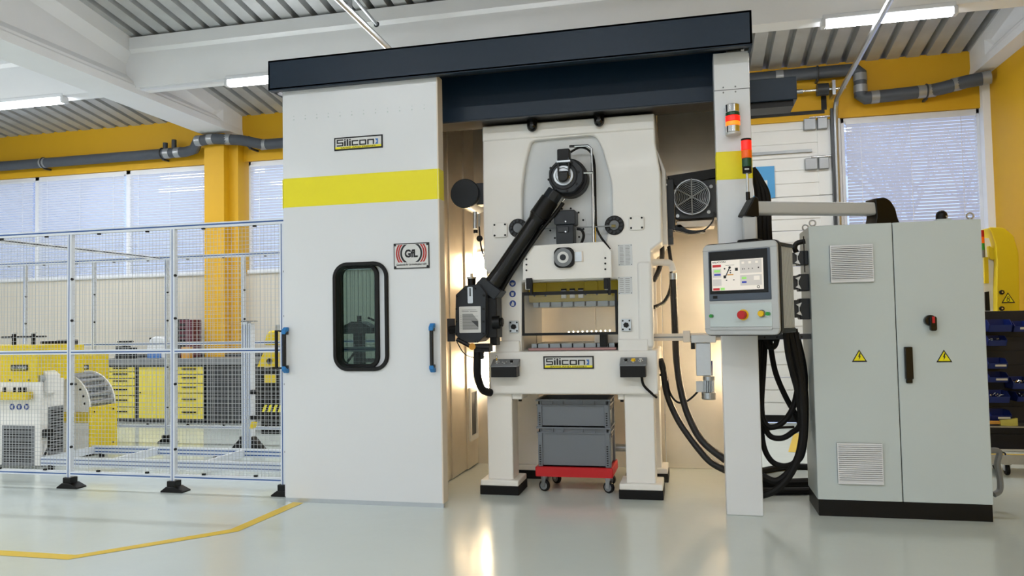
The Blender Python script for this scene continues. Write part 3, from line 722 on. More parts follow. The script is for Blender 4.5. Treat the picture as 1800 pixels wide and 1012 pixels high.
# ram cover plate
rp = fpoly([(919, 449), (931, 431.5), (1060, 424.5), (1074.5, 441), (1075.5, 488), (919, 492.5)], 6.38)
ro = B().prism(rp, 'y', 6.38, 6.40).build('ram_cover', 'cream', press, bev=.004)
rp2 = fpoly([(921, 449), (932, 433), (1059, 426), (1072, 441), (1073, 487), (921, 491)], 6.40)
B().prism(rp2, 'y', 6.40, YP+.02).build('ram_cover_body', 'cream', ro, smooth=False)
for x in (925.5, 1064):
    for y in (455.5, 465, 475): q = fx(x, y-(2 if x > 1000 else 0), 6.38); B().cyl((q[0], 6.382, q[1]), (q[0], 6.372, q[1]), .008, 10).build('bolt', 'black', ro)
q = fx(992.5, 453, 6.38)
g = B().prism(rpoly([(q[0]-.085, q[1]-.055), (q[0]-.055, q[1]-.085), (q[0]+.055, q[1]-.085), (q[0]+.085, q[1]-.055), (q[0]+.085, q[1]+.055), (q[0]+.055, q[1]+.085), (q[0]-.055, q[1]+.085), (q[0]-.085, q[1]+.055)], .02), 'y', 6.34, 6.38).build('counter_dial', 'black', ro, bev=.005)
B().cyl((q[0]-.005, 6.345, q[1]), (q[0]-.005, 6.325, q[1]), .078, 32).build('dial_ring', 'grey', g)
B().cyl((q[0]-.005, 6.327, q[1]), (q[0]-.005, 6.321, q[1]), .048, 28).build('dial_face', 'plate', g)
B().cyl((q[0]-.005, 6.323, q[1]), (q[0]-.005, 6.316, q[1]), .026, 20).build('dial_hub', 'graph', g)
B().box(q[0]+.085, q[0]+.155, 6.373, 6.38, q[1]-.035, q[1]+.045).build('scale_plate', 'alu', ro, smooth=False)
B().box(q[0]+.146, q[0]+.158, 6.370, 6.379, q[1]-.04, q[1]+.05).build('scale_mark', 'panel_edge', ro, smooth=False)
# side cheeks and black guide blocks under the ram cover
for x0, x1, k0, k1 in ((924, 932, 926, 934), (1063, 1072, 1062, 1070)):
    a = fx(x0, 509, 6.42); c = fx(x1, 486, 6.42); B().box(a[0], c[0], 6.40, 6.48, a[1], c[1]).build('cheek', 'cream', press, bev=.004)
    a = fx(k0, 508, 6.40); c = fx(k1, 489, 6.40); B().box(a[0], c[0], 6.37, 6.42, a[1], c[1]).box(a[0]+.035, a[0]+.055, 6.36, 6.40, a[1]-.05, c[1]).build('guide_block', 'black', press, bev=.004)
# ram (yellow slide)
sx0, sx1 = fx(918, 520, YP)[0]+.0, fx(1086, 520, YP)[0]-.0
z_t, z_b = P(1000, 486, 6.72).z, P(1000, 530, 6.72).z
ram = B().box(sx0+.01, sx1-.01, 6.72, 7.3, z_b, z_t+.1).build('ram', 'yslide', press, bev=.006)
for xx in (950, 1040):
    a = fx(xx, 530, 6.72); B().box(a[0]-.06, a[0]+.06, 6.708, 6.722, z_b+.05, z_b+.19).build('ram_cover_plate', 'yslide', ram, bev=.004)
    for u in (-.05, .05):
        for v in (.06, .18): B().cyl((a[0]+u, 6.709, z_b+v), (a[0]+u, 6.70, z_b+v), .008, 8).build('bolt', 'black', ram)
for xx in (991, 1006, 1021):
    a = fx(xx, 520, 6.70); B().box(a[0]-.022, a[0]+.022, 6.69, 6.722, z_b+.03, z_b+.10).build('clamp_block', 'cream', ram, bev=.003); B().box(a[0]-.022, a[0]+.022, 6.688, 6.722, z_b+.10, z_b+.115).build('clamp_top', 'black', ram, smooth=False)
zt2, zb2 = z_b, P(1000, 539, 6.72).z
up = B(); n = 7; W = sx1-sx0-.1
for i in range(n+1):
    a = sx0+.05+W*(i-.42)/n; c = sx0+.05+W*(i+.42)/n; up.box(max(a, sx0+.05), min(c, sx1-.05), 6.73, 7.25, zb2, zt2)
up.build('upper_bolster', 'tslot', press, smooth=False)
B().box(sx0+.05, sx1-.05, 6.76, 7.2, zb2+.008, zt2).build('upper_bolster_slots', 'black', press, smooth=False)
# lower bolster
zt3, zb3 = P(1000, 604, 6.66).z, P(1000, 611, 6.66).z
lb = B()
for i in range(n+1):
    a = sx0+.05+W*(i-.44)/n; c = sx0+.05+W*(i+.44)/n; lb.box(max(a, sx0+.05), min(c, sx1-.05), 6.62, 7.25, bz1+.005, max(zt3, bz1+.06))
lb.build('bolster', 'tslot', press, smooth=False)
B().box(sx0+.05, sx1-.05, 6.65, 7.2, bz1+.005, bz1+.05).build('bolster_slots', 'black', press, smooth=False)
B().box(sx0+.03, sx1-.03, 6.56, 6.62, bz1+.002, bz1+.024).build('front_bar', 'rust', press, bev=.004)
# swing guard: black frame with clear pane
ga = fx(918, 590, 6.52); gb = fx(1085, 509, 6.52); gw = .022
B().holed([(ga[0], ga[1]), (gb[0], ga[1]), (gb[0], gb[1]), (ga[0], gb[1])], [[(ga[0]+gw, ga[1]+gw), (gb[0]-gw, ga[1]+gw), (gb[0]-gw, gb[1]-.03), (ga[0]+gw, gb[1]-.03)]], 6.512, 6.535).build('guard_frame', 'black', press, smooth=False)
B().box(ga[0]+gw, gb[0]-gw, 6.520, 6.524, ga[1]+gw, gb[1]-.03).build('guard_pane', 'clear_guard_plastic', press, smooth=False)
for k in range(10): q = P(1000+k*8, 583.5-.3*k, 7.1); B().ball(q, .008, 8, 5).build('led', 'warm_lamp', press)
q = P(1036, 585, 7.1); B().box(q.x-.24, q.x+.24, 7.09, 7.13, q.z-.02, q.z).build('led_bar', 'alu', press, smooth=False)
a = fx(943, 560, 7.2); B().box(a[0]-.006, a[0]+.006, 7.15, 7.17, bz1+.03, zb2+.02).build('rear_bar', 'black', press, smooth=False)
a = fx(1061, 600, 6.6); B().box(a[0]-.03, a[0]+.03, 6.58, 6.68, bz1+.03, bz1+.14).build('sensor_block', 'black', press, bev=.003); B().box(a[0]-.09, a[0]+.13, 6.69, 6.70, bz1+.06, bz1+.13).build('sensor_bracket', 'panel_edge', press, bev=.003)
# hand control consoles
def console(x0, y0, x1, y1, btn, lab):
    a = fx(x0, y1, 6.33); c = fx(x1, y0, 6.33); t = thing('hand_console', ((a[0]+c[0])/2, 6.4, a[1]), lab, 'control box', 'two hand control consoles on the press bed')
    h = c[1]-a[1]; zf = a[1]+h*.58
    B().box(a[0], c[0]-.008, 6.33, 6.45, a[1], zf).build('box', 'black', t, bev=.004)
    B().prism([(6.325, zf), (6.45, zf), (6.45, c[1]), (6.43, c[1]), (6.325, zf+.012)], 'x', a[0]-.002, c[0]).build('lid', 'grey', t, bev=.003)
    sl = (c[1]-zf-.012)/(.105)
    for u, m, r in btn:
        x = a[0]+(c[0]-a[0])*u; yy = 6.375; zz = zf+.012+sl*(.05)
        B().cyl((x, yy, zz-.01), (x, yy-.012, zz+.02), r, 14).build('button', m, t, bev=.002)
        B().cyl((x, yy, zz-.01), (x, yy-.004, zz+.005), r+.006, 14).build('button_ring', 'chrome', t)
    return t
c1_ = console(863, 632, 909, 663, [(.2, 'chrome', .014), (.48, 'grey', .016), (.75, 'black', .014)], 'black and grey hand console left of the die space without yellow button')
B().cyl(P(873, 634, 6.37), P(873, 628, 6.37), .009, 8).ball(P(873, 627, 6.37), .012).build('key', 'chrome', c1_)
c2_ = console(1090, 629, 1136, 663, [(.22, 'black', .014), (.5, 'yellowbtn', .018), (.77, 'chrome', .014)], 'black and grey hand console with a yellow button right of the die space')
B().tube([P(1128, 662, 6.40), P(1131, 676, 6.40), P(1142, 688, 6.43), P(1154, 698, 6.5)], .011, 8, smooth=5).build('cable', 'rubber', c2_)
# press wordmark plate
s3 = thing('wordmark_sign', (fx(1000, 648, 6.45)[0], 6.45, fx(1000, 648, 6.45)[1]), 'nameplate with black lettering and yellow strip on the press bed front', 'sign')
wordmark(s3, fx(955.5, 637, 6.45)[0], fx(1044, 637, 6.45)[0], P(1000, 648, 6.45).z, P(1000, 625.5, 6.45).z, 6.447, 'SAWS AND PRESSES')
# electric motor above the ram
a = fx(976, 430, 6.40); c = fx(1012, 369, 6.40); zm = P(995, 395, 6.40).z
mo = thing('ram_motor', ((a[0]+c[0])/2, 6.45, a[1]), 'graphite motor standing above the cream ram cover', 'motor')
B().box(a[0]+.012, c[0]-.02, 6.38, 6.53, a[1], zm).build('gearbox', 'graph', mo, bev=.006)
B().prism(rrect(a[0], c[0], zm, c[1], .015, 3), 'y', 6.37, 6.54).build('motor_body', 'graph', mo, bev=.006)
B().box(a[0]+.03, c[0]-.06, 6.365, 6.38, a[1]+.1, zm-.02).build('front_rib', 'dgrey', mo, bev=.004)
for y in (389, 407): q = fx(994, y, 6.36); B().cyl((q[0], 6.382, q[1]), (q[0], 6.362, q[1]), .007, 8).build('bolt', 'chrome', mo)
B().tube([P(1014, 402, 6.43), P(1022, 404, 6.43), P(1026, 414, 6.43), P(1022, 428, 6.44)], .012, 8, smooth=4).build('cable', 'black', mo)

# drive arm: crank disc on the crown, telescopic shaft, gearbox of the strip feeder
Y0 = 6.36
arm = thing('drive_arm', (P(995, 308, Y0).x, Y0, P(995, 308, Y0).z-.2), 'long black drive arm slanting from a round crank disc to the feeder gearbox', 'drive arm')
pc = fx(995, 309, Y0); R0 = .158
oc = [(pc[0]+R0*math.cos(t), pc[1]+R0*math.sin(t)) for t in [2*PI*i/40 for i in range(40)]]
B().prism(circ(pc[0]+.012, pc[1]-.006, R0*1.03, 44), 'y', Y0+.05, YP+.06).build('crank_disc', 'black', arm, bev=.005)
arm_d = Vector(fx(880, 480, Y0))-Vector(pc); arm_d.normalize(); an = Vector((-arm_d.y, arm_d.x))
c8 = [tuple(Vector(pc)+Vector((math.cos(PI/8+i*PI/4), math.sin(PI/8+i*PI/4)))*R0*1.0) for i in range(8)]
B().prism(rpoly(c8, .03), 'y', Y0-.01, Y0+.05).build('crank_housing', 'graph', arm, bev=.008)
B().torus((pc[0]-.02, Y0-.012, pc[1]), .112, .006, (0, 1, 0), 40).build('ring_groove', 'black', arm)
B().cyl((pc[0]-.02, Y0-.01, pc[1]), (pc[0]-.02, Y0-.03, pc[1]), .086, 36).build('bearing_ring', 'alu', arm, bev=.004)
B().cyl((pc[0]-.02, Y0-.03, pc[1]), (pc[0]-.02, Y0-.045, pc[1]), .066, 30).build('bearing_cap', 'steel', arm, bev=.008)
for i in range(8):
    t = 2*PI*i/8+.2; q = (pc[0]-.02+.13*math.cos(t), pc[1]+.13*math.sin(t)); B().cyl((q[0], Y0-.009, q[1]), (q[0], Y0-.02, q[1]), .010, 8).build('bolt', 'black', arm)
qa = fx(982, 300, Y0-.05); qb = fx(996, 318, Y0-.05); qt = fx(990, 262, Y0-.05)
B().prism(rrect(qt[0]-.05, qt[0]+.055, qt[1]-.10, qt[1], .012, 3), 'y', Y0-.07, Y0+.02).build('slip_coupling', 'black', arm, bev=.006)
for xo in (-.05, .04): B().box(qt[0]+xo, qt[0]+xo+.014, Y0-.075, Y0-.03, qt[1]-.23, qt[1]-.08).build('strap', 'blackgloss', arm, bev=.003)
B().prism(rpoly([(qt[0]-.045, qt[1]-.19), (qt[0]+.045, qt[1]-.19), (qt[0]+.045, qt[1]-.26), (qt[0]+.01, qt[1]-.285), (qt[0]-.03, qt[1]-.28), (qt[0]-.045, qt[1]-.26)], .02), 'y', Y0-.085, Y0-.02).build('drive_pin_cap', 'blackgloss', arm, bev=.012, seg=3)
B().box(qt[0]-.055, qt[0]+.06, Y0-.078, Y0+.02, qt[1]-.115, qt[1]-.10).build('clamp_band', 'alu', arm, smooth=False)
def along(t, off=0, y=Y0): v = Vector(pc)+arm_d*t+an*off; return Vector((v.x, y, v.y))
Ltot = (Vector(fx(858, 508, Y0))-Vector(pc)).length
B().cyl(along(.155), along(.27), .075, 8, .078).build('clevis', 'graph', arm, bev=.006)
B().cyl(along(.24), along(.42), .080, 20, .085).build('bellows', 'black', arm)
B().cyl(along(.40), along(.46), .088, 20, .068).build('sleeve_collar', 'blackgloss', arm)
B().cyl(along(.44), along(Ltot-.16), .068, 24, .072).build('sleeve', 'blackgloss', arm)
B().cyl(along(Ltot-.18), along(Ltot-.02), .072, 24, .086).build('lower_bellows', 'blackgloss', arm)
B().tube([along(.2, .11), along(.32, .105), along(.5, .085), along(.9, .083), along(Ltot-.05, .095)], .017, 8, smooth=4).build('lube_hose', 'black', arm)
B().tube([along(.17, .10), along(.30, .10)], .008, 8).build('chrome_rod', 'chrome', arm)

fg = thing('feeder_gearbox', (P(833, 600, 6.2).x, 6.3, P(833, 603, 6.2).z), 'dark octagonal feeder gearbox with a diagram plate left of the press', 'gearbox')
YG = 6.20
pts = fpoly([(801, 518), (818, 502), (842, 499), (854, 515), (854, 588), (840, 602), (814, 602), (800, 588)], YG)
B().prism(pts, 'y', YG, YG+.03).build('cover', 'graph', fg, bev=.004)
pts2 = fpoly([(801, 518), (818, 503), (845, 500), (856, 515), (856, 588), (842, 601), (814, 601), (801, 588)], YG+.03)
B().prism(pts2, 'y', YG+.03, YG+.26).build('housing', 'dgrey', fg, bev=.006)
for x, y in ((804, 521), (817, 508), (835, 507), (850, 519), (803, 543), (850, 543), (803, 565), (850, 565), (803, 587), (850, 586), (817, 600), (836, 600)):
    q = fx(x, y, YG); B().cyl((q[0], YG+.005, q[1]), (q[0], YG-.008, q[1]), .010, 8).build('bolt', 'black', fg)
a = fx(822.5, 533, YG); c = fx(831, 504, YG)
g1 = B().prism(rrect(a[0], c[0], a[1], c[1], .008, 3), 'y', YG-.006, YG+.004).build('sight_scale', 'alu', fg, smooth=False)
B().box((a[0]+c[0])/2-.005, (a[0]+c[0])/2+.006, YG-.008, YG-.005, a[1]+.06, c[1]-.01).build('scale_slot', 'ink', g1, smooth=False)
a = fx(808, 585, YG); c = fx(845, 538, YG)
g2 = B().prism(rrect(a[0], c[0], a[1], c[1], .006, 3), 'y', YG-.005, YG+.004).build('diagram_plate', 'plate', fg, smooth=False)
w_, h_ = c[0]-a[0], c[1]-a[1]
b = B(); b.prism([(a[0]+w_*.15, a[1]+h_*.12), (a[0]+w_*.88, a[1]+h_*.12), (a[0]+w_*.88, a[1]+h_*.45), (a[0]+w_*.62, a[1]+h_*.72), (a[0]+w_*.15, a[1]+h_*.72)], 'y', YG-.0065, YG-.005); b.build('diagram', 'inkgrey', g2, smooth=False)
b = B(); b.prism([(a[0]+w_*.55, a[1]+h_*.46), (a[0]+w_*.88, a[1]+h_*.2), (a[0]+w_*.88, a[1]+h_*.44)], 'y', YG-.0075, YG-.006)
for i in range(5): b.box(a[0]+w_*.15, a[0]+w_*.88, YG-.0072, YG-.006, a[1]+h_*(.15+.12*i), a[1]+h_*(.152+.12*i)+.001)
for i in range(8): b.box(a[0]+w_*.06, a[0]+w_*.10, YG-.0072, YG-.005, a[1]+h_*(.15+.07*i), a[1]+h_*(.165+.07*i))
b.box(a[0]+w_*.12, a[0]+w_*.45, YG-.0072, YG-.005, a[1]+h_*.80, a[1]+h_*.815); b.box(a[0]+w_*.5, a[0]+w_*.85, YG-.0072, YG-.005, a[1]+h_*.80, a[1]+h_*.815); b.box(a[0]+w_*.12, a[0]+w_*.8, YG-.0072, YG-.005, a[1]+h_*.86, a[1]+h_*.87)
b.build('diagram_lines', 'dgrey', g2, smooth=False)
B().text('ROLL FEED', (a[0]+c[0])/2, YG-.0072, c[1]-h_*.06, w_*.6, h_*.04, .02).build('plate_title', 'ink', g2, smooth=False) if False else None
B().prism(fpoly([(838, 502), (851, 486), (884, 512), (872, 527)], YG+.12), 'y', YG+.05, YG+.26).build('input_flange', 'graph', fg, bev=.006)
q = fx(829, 498, YG+.1); B().cyl((q[0], YG+.1, q[1]-.02), (q[0], YG+.1, q[1]+.04), .035, 14).build('filler_neck', 'black', fg)
B().cyl((q[0], YG+.1, q[1]+.04), (q[0], YG+.1, q[1]+.055), .042, 14).cyl((q[0], YG+.1, q[1]+.05), (q[0], YG+.1, q[1]+.085), .012, 8).build('filler_cap', 'steel', fg)
p0, p1 = P(790, 580, YG+.12), P(806, 578, YG+.12)
B().cyl(p0, p1, .035, 14).build('shaft_end', 'black', fg); B().cbox(p0+Vector((-.0, .05, 0)), (.07, .02, .20)).build('shaft_bracket', 'dgrey', fg, bev=.004)
B().cbox(P(868, 558, YG+.15), (.10, .18, .34)).build('roll_frame', 'black', fg, bev=.006)
B().cyl(P(866, 567, YG+.05), P(880, 566, YG+.05), .055, 16).cyl(P(880, 566, YG+.05), P(884, 566, YG+.05), .04, 6).build('roll_end', 'black', fg, bev=.004)
B().tube([P(803, 596, YG-.0), P(828, 609, YG), P(860, 611, YG)], .018, 8).build('linkage', 'black', fg)
B().cyl(P(830, 609, YG-.02), P(830, 609, YG-.05), .028, 16).build('round_knob', 'wood', fg)
B().cbox(P(850, 611, YG+.05), (.13, .12, .07)).cbox(P(846, 624, YG+.06), (.04, .06, .07)).build('valve_block', 'black', fg, bev=.005)
B().tube([P(803, 600, YG+.1), P(815, 620, YG+.1), P(832, 628, YG+.12), P(855, 626, YG+.15)], .005, 6, smooth=5).build('thin_wire', 'dgrey', fg)
B().tube([P(840, 612, YG+.05), P(839, 640, YG+.05), P(840, 662, YG+.08), P(848, 684, YG+.15), P(862, 690, 6.44)], .034, 12, smooth=6).build('elbow_hose', 'rubber', fg)
B().cbox(P(870, 590, YG+.2), (.06, .12, .16)).build('side_link', 'black', fg, bev=.004)

# compressed air tank and small fittings left of the press
Y0 = 6.62
tk = thing('air_tank', (P(818, 340, Y0).x, 6.8, P(818, 372, Y0).z), 'black round air tank beside the upper left of the press', 'tank')
p = P(817, 340, Y0); B().cyl(p, p+Vector((0, .42, 0)), .132, 36).build('tank_body', 'steel', tk, bev=.01)
B().cyl(p+Vector((0, -.012, 0)), p+Vector((0, .03, 0)), .134, 36).build('end_cap', 'graph', tk, bev=.008)
B().box(p.x+.09, fx(852, 340, Y0)[0], Y0+.06, Y0+.2, p.z-.10, p.z+.10).build('mount', 'dgrey', tk, bev=.006)
B().cyl(P(835, 372, Y0+.1), P(835, 402, Y0+.1), .02, 10).cyl(P(842, 376, Y0+.1), P(842, 398, Y0+.1), .012, 8).build('drain_valve', 'steel', tk)
B().cyl(P(836, 404, Y0+.1), P(836, 410, Y0+.1), .02, 10).ball(P(843, 419, Y0+.1), .03).build('drain_knob', 'black', tk)
B().tube([P(842, 395, Y0+.1), P(845, 430, Y0+.1), P(850, 450, Y0+.1), P(857, 475, Y0+.12)], .008, 6, smooth=4).build('tank_cable', 'black', tk)

# clutch blower and bracket on the right of the press
YF_ = 7.0
fan = thing('blower_unit', (P(1215, 400, YF_).x, YF_+.1, P(1215, 405, YF_).z), 'dark blower with round wire guard right of the press crown', 'blower')
a = fx(1187, 385, YF_); c = fx(1262, 312, YF_); B().box(a[0], c[0], YF_+.03, YF_+.3, a[1]+.0, c[1]).build('housing', 'dgrey', fan, bev=.008)
q = fx(1216, 346, YF_)
B().cyl((q[0], YF_+.035, q[1]), (q[0], YF_+.01, q[1]), .152, 40).build('fan_mouth', 'black', fan)
gr = B()
for r in (.02, .035, .05, .065, .08, .095, .11, .125, .14): gr.torus((q[0], YF_-.005, q[1]), r, .0025, (0, 1, 0), 36, 5)
gr.torus((q[0], YF_-.005, q[1]), .155, .008, (0, 1, 0), 40, 6)
gr.build('guard_rings', 'steel', fan)
for t in (PI/2, PI/6, -PI/6):
    d = Vector((math.cos(t), 0, math.sin(t)))*.165; v = Vector((q[0], YF_-.012, q[1])); B().cyl(v-d, v+d, .006, 8).build('guard_spoke', 'steel', fan)
a = fx(1190, 402, YF_); c = fx(1256, 386, YF_); B().box(a[0], c[0], YF_+.0, YF_+.25, a[1]+.01, c[1]).build('shelf', 'panel_edge', fan, bev=.004)
B().prism(rpoly(fpoly([(1186, 404), (1186, 396), (1196, 394), (1205, 402), (1222, 406), (1240, 403), (1240, 408), (1210, 410)], YF_), .01), 'y', YF_, YF_+.12).build('under_duct', 'graph', fan, smooth=False)
B().tube([P(1193, 400, YF_-.02), P(1210, 410, YF_-.02), P(1235, 406, YF_-.02), P(1252, 390, YF_-.02), P(1256, 372, YF_-.02)], .007, 6, smooth=5).build('wire', 'dgrey', fan)
B().prism(fpoly([(1173, 311), (1262, 297), (1262, 312), (1188, 328)], YF_+.05), 'y', YF_+.0, YF_+.35).build('mount_plate', 'black', fan, smooth=False)
for x, y in ((1191, 379), (1246, 372), (1250, 327)): v = fx(x, y, YF_); B().cyl((v[0], YF_+.03, v[1]), (v[0], YF_+.015, v[1]), .016, 10).build('screw', 'steel', fan)
pl = thing('chain_guard', (P(1176, 430, 6.9).x, 6.95, P(1176, 430, 6.9).z), 'narrow graphite guard column between press and blower', 'guard')
a = fx(1172, 405, 6.9); c = fx(1184, 314, 6.9); B().box(a[0], c[0], 6.9, 7.05, a[1], c[1]).build('column', 'graph', pl, bev=.005)
B().box(a[0]-.03, a[0]+.005, 6.92, 7.05, a[1], c[1]).build('side_strip', 'black', pl, smooth=False)
B().cbox(P(1178, 412, 6.9), (.05, .08, .09)).cbox(P(1177, 424, 6.9), (.07, .1, .07)).build('lower_block', 'dgrey', pl, bev=.005)
for y in (325, 380): v = fx(1171, y, 6.9); B().cyl((v[0], 6.92, v[1]), (v[0], 6.89, v[1]), .01, 8).build('bolt', 'chrome', pl)
# stepped side casting on the right of the crown
B().prism(fpoly([(1163, 430), (1163, 302), (1150, 250), (1170, 300), (1174, 430)], 6.75), 'y', 6.75, 7.2).build('side_casting', 'cream', press, bev=.01)

# hoses inside the cabin
h1 = thing('cabin_hose', (P(1183, 500, 6.85).x, 6.85, .3), 'worn black hose with cream elbow beside the press', 'hose')
B().tube([P(1146, 461, 6.8), P(1168, 461, 6.82), P(1179, 464, 6.84), P(1183, 476, 6.85)], .030, 12, smooth=5).build('elbow', 'cream', h1)
B().cyl(P(1182.5, 480, 6.85), P(1183, 491, 6.85), .034, 14).build('clamp', 'steel', h1)
B().tube([P(1183, 489, 6.85), P(1185, 540, 6.85), P(1187, 590, 6.85), P(1190, 640, 6.83), P(1198, 690, 6.78), P(1212, 735, 6.7), P(1235, 775, 6.6), P(1275, 808, 6.5)], .031, 12, smooth=6).build('hose', 'hose', h1)
h2 = B().tube([P(1160, 632, 6.75), P(1166, 650, 6.78), P(1172, 690, 6.8), P(1188, 730, 6.75), P(1210, 765, 6.68), P(1245, 808, 6.58), P(1275, 826, 6.5)], .029, 12, smooth=6).build('cabin_hose', 'hose'); tag(h2, 'worn black hose curving from the press bed to the pillar', 'hose')
h3 = B().tube([P(1163, 428, 6.9), P(1164, 450, 6.9), P(1158, 475, 6.9), P(1149, 493, 6.85)], .022, 10, smooth=6).build('cabin_hose', 'hose'); tag(h3, 'short black hose bending under the cream elbow', 'hose')
h4 = B().tube([P(1175, 428, 6.95), P(1180, 470, 6.95), P(1179, 505, 6.95), P(1168, 530, 6.9), P(1149, 540, 6.82)], .017, 10, smooth=6).build('cabin_hose', 'hose'); tag(h4, 'thin brown hose looping from the guard column to the press side', 'hose')
h5 = B().tube([P(1160, 660, 6.8), P(1170, 655, 6.8), P(1178, 690, 6.78), P(1190, 706, 6.76), P(1205, 706, 6.75), P(1220, 695, 6.75), P(1233, 680, 6.78)], .009, 8, smooth=6).build('cabin_cable', 'rubber'); tag(h5, 'thin dark cable hanging to the small pump motor', 'cable')
B().box(*sorted((P(1147, 500, 6.9).x, P(1153, 500, 6.9).x)), 6.92, 6.98, P(1150, 690, 6.9).z, P(1150, 470, 6.9).z).build('side_channel', 'insul', press, smooth=False)
# strip rail, filter box, pump
rl = thing('side_rail', (P(1200, 600, 6.7).x, 6.7, P(1200, 600, 6.7).z), 'cream horizontal profile rail reaching right from the press', 'rail')
a = fx(1146, 600, 6.68); c = fx(1262, 584, 6.68); B().box(a[0]-.02, .30, 6.66, 6.70, a[1]+.004, c[1]-.004).build('rail', 'panel_edge', rl, bev=.004)
zc = (a[1]+c[1])/2
B().box(a[0]-.02, .30, 6.654, 6.662, zc-.006, zc+.006).build('groove', 'inkgrey', rl, smooth=False)
v = fx(1207, 591, 6.65); B().cbox((v[0], 6.645, v[1]), (.06, .03, .10)).build('joint_plate', 'panel_edge', rl, bev=.004)
pu = thing('lubrication_pump', (P(1240, 700, 6.7).x, 6.72, P(1240, 703, 6.7).z), 'steel filter box with small pump motor below the side rail', 'pump')
a = fx(1224, 660, 6.66); c = fx(1249, 602, 6.66); B().box(a[0], c[0], 6.62, 6.76, a[1], c[1]).build('filter_box', 'alu', pu, bev=.006)
a = fx(1215, 602, 6.66); c = fx(1260, 588, 6.66); B().box(a[0], c[0]-.01, 6.60, 6.78, a[1], c[1]).build('mount', 'pocket', pu, bev=.006)
B().cbox(P(1218, 606, 6.63), (.035, .05, .07)).build('limit_switch', 'black', pu, bev=.004)
B().cyl(P(1251, 660, 6.66), P(1251, 634, 6.66), .008, 8).build('level_tube', 'mand', pu)
m0, m1, m2, m3 = P(1246, 661, 6.68), P(1246, 668, 6.68), P(1246, 688, 6.68), P(1246, 702, 6.68)
B().cyl(m0, m1, .05, 18).build('motor_flange', 'steel', pu); B().cyl(m1, m2, .034, 18).build('motor_core', 'grey', pu)
b = B()
for i in range(14): t = 2*PI*i/14; b.cyl(m1+Vector((.040*math.cos(t), .040*math.sin(t), 0)), m2+Vector((.040*math.cos(t), .040*math.sin(t), 0)), .006, 5)
b.build('cooling_fins', 'steel', pu); B().cyl(m3, m2, .06, 20).build('motor_cap', 'steel', pu, bev=.01)
B().cbox(P(1230, 679, 6.7), (.06, .06, .09)).build('terminal_box', 'pocket', pu, bev=.004)
# right-hand wall bracket behind
# crate trolley under the press
YT = 6.62
tx0, tx1 = fx(943, 780, YT)[0], fx(1074, 780, YT)[0]
tro = thing('crate_dolly', ((tx0+tx1)/2, YT+.2, 0), 'red dolly on grey castors under the press', 'dolly')
zt_, zu_ = P(1010, 838, YT).z, P(1010, 821, YT).z
B().holed([(tx0-.012, zt_), (tx1+.012, zt_), (tx1+.012, zu_), (tx0-.012, zu_)], [], YT-.02, YT+.44).build('deck', 'red', tro, bev=.008)
def castor(x, y):
    r = .048; z = r
    w = B().cyl((x-.016, y, z), (x+.016, y, z), r, 24).build('castor', 'rubber', tro, bev=.006)
    B().cyl((x-.018, y, z), (x+.018, y, z), r*.66, 20).build('wheel_hub', 'grey', w); B().cyl((x-.02, y, z), (x+.02, y, z), .012, 10).build('axle', 'chrome', w)
    B().prism([(y-.025, zt_), (y+.03, zt_), (y+.012, z-.008), (y-.012, z-.008)], 'x', x-.026, x-.021).prism([(y-.025, zt_), (y+.03, zt_), (y+.012, z-.008), (y-.012, z-.008)], 'x', x+.021, x+.026).cyl((x, y, zt_-.012), (x, y, zt_), .03, 14).build('fork', 'steel', w)
def castor_turned(x, y, ang):
    r = .05; z = r; f = Matrix.Translation((x, y, 0)) @ Matrix.Rotation(ang, 4, 'Z')
    w = B(f).cyl((-.016, 0, z), (.016, 0, z), r, 24).build('castor', 'rubber', tro, bev=.006)
    B(f).cyl((-.018, 0, z), (.018, 0, z), r*.68, 20).build('wheel_hub', 'grey', w); B(f).cyl((-.021, 0, z), (.021, 0, z), .012, 10).build('axle', 'chrome', w)
    for s in (-1, 1): B(f).prism([(-.03, zt_), (.02, zt_), (.013, z-.008), (-.013, z-.008)], 'x', s*.022, s*.027).build('fork', 'steel', w)
    B(f).cyl((-.0, 0, zt_-.012), (0, 0, zt_), .03, 14).build('swivel', 'steel', w)
castor_turned(tx0+.06, YT+.03, 1.2); castor_turned(tx1-.03, YT+.03, 1.1); castor_turned(tx0+.11, YT+.36, .9); castor_turned(tx1-.05, YT+.36, 1.3)
